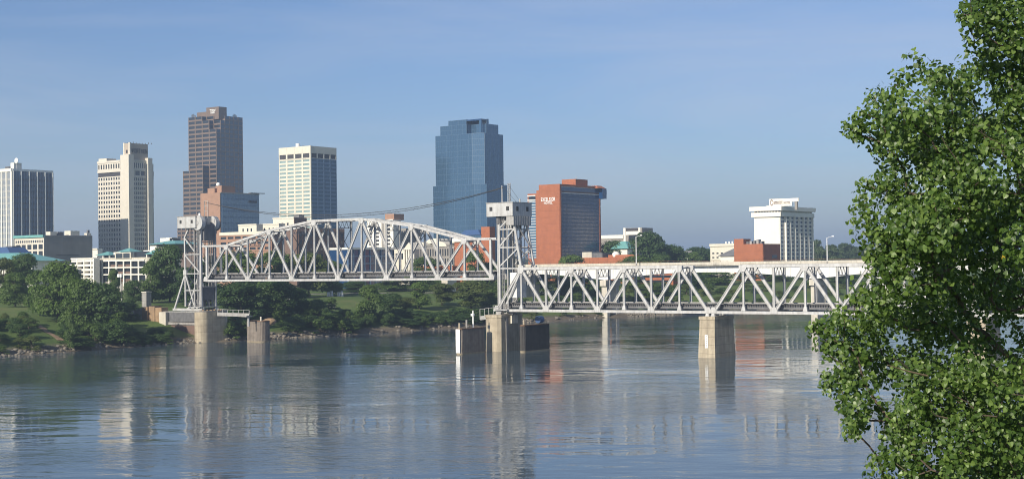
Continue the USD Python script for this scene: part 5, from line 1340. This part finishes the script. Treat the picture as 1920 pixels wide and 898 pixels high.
T = [  # kind, x, top row, width, distance, label
 ('oak_c', 8, 482, 62, 500, 'leafy tree at the left picture edge below the dark blue roof'),
 ('oak_b', 47, 474, 66, 515, 'dark rounded tree in front of the pale teal roof at left'),
 ('oak_a', 28, 510, 70, 475, 'lower bright tree standing on the left lawn'),
 ('oak_d', 108, 488, 112, 440, 'biggest broad bright green tree on the left bank'),
 ('oak_a', 72, 505, 60, 450, 'green tree on the left shoulder of the biggest bank tree'),
 ('oak_d', 150, 520, 76, 424, 'leafy tree low on the slope in front of the biggest bank tree'),
 ('oak_b', 186, 530, 96, 428, 'dark spreading tree right of the biggest bank tree'),
 ('elm', 131, 590, 30, 404, 'slim young tree at the waterline below the biggest bank tree'),
 ('cedar', 232, 566, 70, 458, 'dark tree on the bank slope before the retaining wall'),
 ('oak_b', 250, 524, 40, 505, 'small rounded tree in front of the beige framed hall'),
 ('elm', 213, 503, 32, 555, 'slim tree directly before the dark glazed bays'),
 ('oak_b', 318, 458, 92, 520, 'tall dark green tree just left of the left lift tower'),
 ('oak_a', 285, 488, 60, 515, 'green tree between the beige framed hall and the left lift tower'),
 ('oak_b', 352, 500, 60, 505, 'dark tree behind the left tower back leg'),
 ('oak_b', 395, 478, 60, 530, 'dark tree behind the left tower counterweight'),
 ('oak_d', 452, 468, 92, 545, 'green tree seen through the first panels of the lift span'),
 ('oak_a', 512, 470, 84, 560, 'rounded green tree seen through the second panel pair of the lift span'),
 ('oak_c', 578, 472, 88, 575, 'olive green tree before the dark brick block'),
 ('oak_a', 622, 488, 60, 590, 'green tree left of the dark blue glass block'),
 ('oak_b', 452, 528, 96, 478, 'dark tree under the left end of the lift span'),
 ('oak_b', 515, 526, 96, 490, 'dark broad tree under the third panel of the lift span'),
 ('cedar', 556, 538, 62, 500, 'dark dense tree right of the brown dolphin'),
 ('elm', 692, 532, 74, 502, 'tall bushy tree alone under the middle of the lift span'),
 ('oak_b', 732, 548, 52, 520, 'dark low tree right of the tall bushy tree'),
 ('oak_a', 785, 528, 52, 545, 'slim green tree on the lawn under the lift span'),
 ('oak_c', 760, 556, 46, 530, 'low olive tree on the lawn edge under the lift span'),
 ('oak_c', 828, 530, 60, 565, 'olive tree left of the pale ramp pier'),
 ('oak_c', 882, 526, 82, 560, 'broad olive green tree left of the right lift tower'),
 ('oak_a', 916, 535, 50, 575, 'green tree directly behind the right tower foot'),
 ('oak_d', 740, 505, 90, 640, 'green tree behind the lift span before the pedimented house'),
 ('oak_a', 798, 480, 62, 650, 'green tree before the grey ribbed stone block'),
 ('oak_b', 668, 526, 60, 620, 'dark tree in the park behind the lift span deck'),
 ('oak_a', 890, 468, 56, 660, 'green tree before the orange brick hall'),
 ('oak_d', 915, 490, 60, 665, 'leafy tree between the orange hall and the right lift tower'),
 ('oak_a', 1074, 477, 66, 700, 'green tree before the brick podium of the red hotel'),
 ('oak_b', 1215, 434, 84, 765, 'tall dark tree behind the street lamp on the road bridge'),
 ('oak_b', 1256, 458, 76, 780, 'dark tree on the right shoulder of the tall dark tree'),
 ('cedar', 1150, 450, 74, 830, 'very dark rounded tree beside the red hotel'),
 ('oak_d', 1190, 478, 80, 720, 'low green tree before the brick podium at the road bridge'),
 ('oak_a', 1240, 476, 70, 740, 'low green tree under the tall dark tree'),
 ('oak_b', 1310, 462, 66, 880, 'rounded dark tree left of the beige low block'),
 ('oak_a', 1300, 472, 46, 830, 'pale green tree beside the small white house'),
 ('oak_b', 1340, 472, 36, 850, 'dark small tree at the foot of the beige low block'),
 ('oak_d', 1010, 508, 60, 640, 'green tree behind the first truss panel right of the tower'),
 ('oak_b', 1065, 508, 70, 650, 'dark tree under the road bridge left of its first pier'),
 ('oak_b', 1110, 514, 56, 655, 'dark tree close left of the first road bridge pier'),
 ('oak_a', 1190, 506, 70, 680, 'green tree close right of the first road bridge pier'),
 ('oak_d', 1232, 528, 70, 660, 'green tree in front of the long red brick low block'),
 ('oak_b', 1292, 512, 72, 690, 'green tree right of the long red brick low block'),
 ('oak_a', 1345, 506, 76, 720, 'green tree on the far bank behind the battered pier'),
 ('oak_c', 1398, 510, 60, 735, 'olive tree on the far slope behind the right truss'),
 ('oak_d', 1450, 506, 70, 760, 'green tree on the far slope left of the second road bridge pier'),
 ('oak_a', 1515, 508, 66, 770, 'green tree behind the second road bridge pier'),
 ('oak_b', 1580, 512, 70, 720, 'dark tree on the far bank beside the near tree'),
 ('oak_c', 1640, 500, 80, 740, 'olive tree behind the leaves of the near tree'),
]
for k in T:
    plant(*k)
far = [(1532, 449, 30), (1556, 458, 46), (1590, 455, 52), (1622, 460, 50), (1655, 462, 60), (1575, 470, 40), (1640, 474, 40), (1536, 470, 36)]
for px, yt, w_ in far:
    plant('far_oak', px, yt, w_, 1050 + (px * 7) % 90, 'hazy rounded tree on the rise right of the white hotel', 'hazy trees right of the white hotel')
# bushes along the waterline
def bushes(x0, x1, n, d0, d1, kinds, label, group, h0=1.6, h1=4.0, w0=2.5, w1=6.0):
    for k in range(n):
        px = x0 + (x1 - x0) * (k + rng.random()) / n
        u = ray(px, 520)[0]
        Ys = np.arange(340, 700, 2.0)
        ds = inland(u * Ys, Ys)[0]
        Y0 = Ys[np.argmax(ds > 0)]
        Y = Y0 + rng.uniform(d0, d1)
        x = u * Y; z = max(gz(x, Y), .2); w_ = rng.uniform(w0, w1)
        t = thing('bush', label, 'bush', (x, Y, z - .2), rng.uniform(0, 6.28), group, (w_, w_ * rng.uniform(.8, 1.2), rng.uniform(h0, h1)))
        t.GetReferences().AddInternalReference(KIND[kinds[k % len(kinds)]].GetPath()); t.SetInstanceable(True)
bushes(-40, 60, 24, 2, 36, ('bush_b', 'bush_a', 'bush_c'), 'low green bush on the left lawn slope', 'bushes on the left lawn slope', 2, 5, 4, 8)
bushes(236, 318, 22, 0, 9, ('bush_b', 'bush_a'), 'low bush at the water below the crumbling retaining wall', 'low bushes below the retaining wall', 1.8, 3.6, 4, 8)
bushes(120, 240, 24, 1, 26, ('bush_b', 'bush_a'), 'dark bush on the bank between the big trees and the abutment', 'bushes before the retaining wall', 3.0, 7.5, 6, 12)
bushes(395, 660, 56, 0, 34, ('bush_b', 'bush_a', 'bush_a'), 'dense dark bush on the bank under the left half of the lift span', 'bushes under the left half of the lift span', 2.5, 6, 5, 10)
bushes(640, 770, 24, 2, 20, ('bush_a', 'bush_b'), 'green bush on the bank under the middle of the lift span', 'bushes under the middle of the lift span', 2, 5, 4, 8)
bushes(760, 950, 46, 4, 19, ('bush_b', 'bush_b', 'bush_a'), 'low dark bush on the steep bank left of the right lift tower', 'bushes on the bank left of the right tower', 2, 4.0, 6, 11)
bushes(950, 1230, 36, 4, 40, ('bush_b', 'bush_a', 'bush_c'), 'dark bush on the far bank behind the first truss span', 'bushes behind the first truss span', 2, 5, 4, 9)
bushes(1230, 1660, 44, 4, 60, ('bush_b', 'bush_a', 'bush_c'), 'green bush on the far bank behind the right truss spans', 'bushes behind the right truss spans', 2, 5, 4, 10)

# far woodland behind the city: one mass
pts, sc = [], []
r = np.random.default_rng(5)
for k in range(1500):
    Y = r.uniform(1400, 3600); u = r.uniform(-.75, .75)
    pts.append((u * Y, Y, 0)); s = r.uniform(11, 19); sc.append((s, s, s * r.uniform(.75, 1)))
pts = np.array(pts); pts[:, 2] = height(pts[:, 0], pts[:, 1]) - .5
pi = UsdGeom.PointInstancer.Define(stage, '/World/far_woodland')
pr = stage.DefinePrim('/World/far_woodland/tree_shape', 'Xform'); pr.GetReferences().AddInternalReference(KIND['far_oak'].GetPath())
pi.CreatePrototypesRel().SetTargets([pr.GetPath()])
pi.CreateProtoIndicesAttr(Vt.IntArray.FromNumpy(np.zeros(len(pts), np.int32)))
pi.CreatePositionsAttr(Vt.Vec3fArray.FromNumpy(pts.astype(np.float32)))
pi.CreateScalesAttr(Vt.Vec3fArray.FromNumpy(np.array(sc, np.float32)))
a = r.uniform(0, 6.28, len(pts))
pi.CreateOrientationsAttr(Vt.QuathArray([Gf.Quath(math.cos(q / 2), 0, 0, math.sin(q / 2)) for q in a]))
tag(pi.GetPrim(), 'distant woods spread behind the city towards the horizon', 'woodland', kind='stuff')

# ------------------------------------------------------------------ the near cottonwood on the right
r = np.random.default_rng(31)
OUT = shapely.Polygon([(1795, -40), (1800, 20), (1795, 55), (1818, 90), (1800, 112), (1755, 122), (1735, 96), (1705, 100), (1672, 118), (1672, 150), (1630, 160), (1622, 195), (1590, 225), (1583, 240), (1608, 262), (1640, 280), (1640, 300), (1612, 345), (1603, 385), (1592, 430), (1622, 462), (1625, 500), (1600, 545), (1560, 580), (1515, 612), (1512, 628), (1545, 660), (1540, 720), (1565, 745), (1580, 790), (1598, 822), (1622, 805), (1628, 760), (1655, 775), (1650, 830), (1622, 880), (1635, 960), (1700, 1150), (1900, 1500), (2500, 1600), (3100, 1000), (3150, 100), (2800, -500), (2200, -620), (1900, -300)])
HOLES = [shapely.Point(1712, 170).buffer(11), shapely.Point(1838, 175).buffer(13), shapely.Point(1842, 205).buffer(9), shapely.Point(1880, 330).buffer(12), shapely.Point(1640, 395).buffer(8), shapely.Point(1720, 375).buffer(7), shapely.Point(1690, 640).buffer(11), shapely.Point(1875, 665).buffer(13), shapely.Point(1660, 735).buffer(16), shapely.Point(1905, 610).buffer(10), shapely.Point(1745, 870).buffer(8)]
dark = shapely.Point(1890, 600).buffer(80)
LOBES = [(1860, 60, 110), (1720, 180, 85), (1640, 215, 60), (1790, 250, 90), (1690, 330, 80), (1850, 330, 90), (1760, 400, 100), (1650, 440, 60), (1840, 470, 80), (1700, 520, 90), (1580, 610, 60), (1640, 660, 70), (1750, 590, 60), (1600, 760, 50), (1720, 760, 80),
         (1860, 720, 70), (1780, 850, 110), (1890, 860, 80), (1680, 870, 60), (1905, 200, 80), (1905, 420, 70), (1620, 350, 45), (1925, 560, 60)]
LOFF = r.uniform(-1.3, 1.5, len(LOBES))
LOBA = np.array(LOBES, float)
clumps = []
tries = 0
while len(clumps) < 900 and tries < 40000:
    tries += 1
    infr = r.random() < .74
    px, py = (r.uniform(1510, 1935), r.uniform(-20, 920)) if infr else (r.uniform(1600, 3100), r.uniform(-600, 1550))
    if not infr and 1500 < px < 1925 and -20 < py < 910: continue
    pt = shapely.Point(px, py)
    R = r.uniform(20, 44) if infr else r.uniform(45, 80)
    if not OUT.contains(pt): continue
    dd = OUT.exterior.distance(pt)
    if dd < 7: continue
    R = max(15, min(R, dd + 7))
    if any(h_.distance(pt) < R * .55 for h_ in HOLES): continue
    depth = min(1.0, dd / 260.0)
    Y = 20.5 + r.uniform(-1, 1) * (.5 + 3.2 * math.sqrt(depth))
    if infr:
        q_ = np.hypot(LOBA[:, 0] - px, LOBA[:, 1] - py) / LOBA[:, 2]
        j_ = int(np.argmin(q_))
        if q_[j_] > 1.12 and r.random() < .75: continue
        Y = 20.4 + LOFF[j_] * min(1, dd / 60 + .3) - 1.5 * (LOBES[j_][2] / 90) * math.sqrt(max(0, 1 - min(1, q_[j_]) ** 2)) + 2.6 * r.random() ** 1.5 * (.35 + depth)
    if dark.contains(pt) and Y < 21.8: Y = r.uniform(22.0, 24)
    if any((px - c[0]) ** 2 + (py - c[1]) ** 2 < (.36 * (R + c[2])) ** 2 and abs(Y - c[3]) < .5 for c in clumps): continue
    clumps.append((px, py, R, Y))
for px, py, R, Y in ((1524, 617, 15, 20.2), (1544, 611, 20, 20.3), (1566, 604, 22, 20.2), (1560, 636, 22, 20.1), (1549, 662, 16, 20.2), (1552, 722, 15, 20.4), (1568, 712, 22, 20.2), (1592, 812, 15, 20.3), (1600, 788, 20, 20.2), (1584, 762, 20, 20.1), (1590, 238, 15, 20.6), (1606, 232, 18, 20.5), (1610, 252, 16, 20.4), (1606, 660, 30, 20.0), (1590, 690, 28, 20.0), (1620, 720, 28, 20.1)):
    clumps.append((px, py, R, Y))
C = np.array([at(c[0], c[1], c[3]) for c in clumps]); CR = np.array([c[2] * c[3] / F for c in clumps])
tx, ty = at(2330, 900, 21.0)[:2]
tz = gz(tx, ty)
near = thing('cottonwood_tree', 'large near cottonwood with glossy leaves filling the right edge', 'tree', (tx, ty, tz), 0)
O = np.array([tx, ty, tz])
# skeleton: trunk, limbs, then each clump joins the nearest already grown node nearer to the trunk
nodes = [np.array([0, 0, 0.0])]; par = [-1]
top = 31.0 - tz
for k in range(1, 15):
    nodes.append(np.array([.35 * math.sin(k * .9), .3 * math.cos(k * 1.3) - .3, top * k / 14])); par.append(k - 1)
L = C - O
order = np.argsort(np.hypot(L[:, 0], L[:, 1]))
cn = {}
for i in order:
    A = np.array(nodes)
    base = A[:, 2] > 5
    ax_d = np.hypot(A[:, 0], A[:, 1])
    cost = np.linalg.norm(A - L[i], axis=1) + np.maximum(0, A[:, 2] - L[i, 2] + .2) * .9 + (~base) * 99
    j = int(np.argmin(cost)); mid = (A[j] + L[i]) / 2 + [0, 0, -.08 * np.linalg.norm(A[j] - L[i])]
    d = np.linalg.norm(A[j] - L[i])
    if d > .5:
        nodes.append(mid + r.normal(size=3) * .05 * d); par.append(j); j = len(nodes) - 1
    nodes.append(L[i]); par.append(j); cn[i] = len(nodes) - 1
load = np.zeros(len(nodes)); load[list(cn.values())] = 1
for k in range(len(nodes) - 1, 0, -1): load[par[k]] += load[k]
trk, br = MB(), MB()
for k in range(1, len(nodes)):
    rad = .0046 * max(load[k], .5) ** .52
    rp = .0046 * max(load[par[k]], .5) ** .52
    (trk if k < 15 else br).cyl(nodes[par[k]], nodes[k], min(rp, rad * 1.35) if k >= 15 else max(rp, .12), rad if k >= 15 else max(rad, .1), 9 if k < 15 else 5)
obj('trunk', trk, 'bark', near, smooth=40)
obj('branches', br, 'bark', near)
# a few bare pale twigs showing in the crown
for (x0, y0, x1, y1, Y) in ((1835, 245, 1878, 272, 18.6), (1846, 248, 1862, 262, 18.6), (1850, 275, 1884, 285, 18.5), (1664, 684, 1738, 704, 18.4), (1676, 672, 1702, 690, 18.4), (1746, 770, 1776, 784, 18.0), (1730, 830, 1765, 842, 18.3)):
    a, c = at(x0, y0, Y) - O, at(x1, y1, Y + .6) - O
    m_ = (a + c) / 2 + r.normal(size=3) * .025
    obj('bare_twig', MB().cyl(c, m_, .013, .010, 6).cyl(m_, a, .010, .004, 6), 'bark_pale', near)
# leaves: deltoid blades folded along the midrib with a drooping tip
def blade():
    o = np.array([(0, 0), (.30, -.04), (.52, .12), (.46, .38), (.26, .66), (0, 1.0)])
    v = [(0, y, 0) for y in (0.0, .35, .7, 1.0)]
    v = np.array([[0, 0, 0], [0, .33, -.03], [0, .68, -.07], [0, .93, -.13], [.30, -.06, .05], [.53, .10, .08], [.47, .36, .05], [.32, .62, -.02], [-.30, -.06, .05], [-.53, .10, .08], [-.47, .36, .05], [-.32, .62, -.02]], float)
    f = [[0, 4, 1], [4, 5, 1], [5, 6, 1], [1, 6, 2], [6, 7, 2], [2, 7, 3]]
    f += [[a, c, b_] for a, b_, c in [[0, 8, 1], [8, 9, 1], [9, 10, 1], [1, 10, 2], [10, 11, 2], [2, 11, 3]]]
    st = np.array([[-.012, -.55, .10], [.012, -.55, .10], [.012, 0, 0], [-.012, 0, 0]]); 
    return np.vstack([v, st]), np.array(f + [[12, 13, 14], [12, 14, 15]])
BV, BF = blade()
LP_, LM, LS, LD = [], [], [], []
for (px, py, R, Y), c, cr in zip(clumps, C, CR):
    infr = 1480 < px < 1960 and -60 < py < 960
    n = int((92 if infr else 34) * (R / 34.0) ** (1.9 if infr else 1.1)) + 6
    d = blob_dirs(n, r)
    P = c - O + d * cr * 1.18 * (r.random((n, 1)) ** .45) * [1, 1, .95]
    for k in range(n):
        # blades hang from their stalks, faces turned outwards and up
        nrm = d[k] * .75 + SUN * .55 + r.normal(size=3) * .55 + [0, 0, .15]; nrm /= np.linalg.norm(nrm)
        tip = np.array([0, 0, -1.0]) * r.uniform(.4, 1.2) + r.normal(size=3) * .55
        tip -= nrm * (tip @ nrm); tip /= np.linalg.norm(tip) + 1e-9
        LP_.append(P[k]); LM.append(np.stack([np.cross(tip, nrm), tip, nrm])); LS.append(r.uniform(.042, .078)); LD.append(np.linalg.norm(P[k] + O - EYE) + (0 if 1500 < px < 1915 and 5 < py < 890 else 50))
LP_, LM, LS = np.array(LP_), np.array(LM), np.array(LS)
print('near leaves', len(LP_))
near_i = set(np.argsort(LD)[:300].tolist())
mats = r.choice(4, len(LP_), p=[.66, .3385, .0005, .001])
for i in sorted(near_i):
    obj('leaf', ((BV * LS[i]) @ LM[i] + LP_[i], BF), ('leaf_near', 'leaf_near_pale', 'leaf_yellow', 'leaf_near')[mats[i]], near)
rest = np.array([i for i in range(len(LP_)) if i not in near_i])
for m_, nm in ((0, 'leaf_near'), (1, 'leaf_near_pale'), (2, 'leaf_yellow')):
    sel = rest[(mats[rest] == m_) | ((m_ == 0) & (mats[rest] == 3))]
    V = np.einsum('vk,nkj->nvj', BV, LM[sel]) * LS[sel][:, None, None] + LP_[sel][:, None]
    Fc = BF[None] + (np.arange(len(sel)) * len(BV))[:, None, None]
    obj('foliage', (V.reshape(-1, 3), Fc.reshape(-1, 3)), nm, near, kind='stuff')

# ------------------------------------------------------------------ the air: pale summer haze
HAZE = 0.0002
if HAZE:
    usdkit.material(stage, '/World/Looks/haze_air', {'v': ('principled_volume', {'color': (0.69, 0.84, 0.99), 'density': HAZE, 'anisotropy': 0.3})}, [], volume='v.volume')
    LOOK['haze_air'] = UsdShade.Material.Get(stage, '/World/Looks/haze_air')
    hz = obj('haze', MB().box(-7400, 7400, -6400, 14500, -7, 190), 'haze_air')
    tag(hz, 'thin pale summer haze over the river and city', 'haze', kind='stuff')
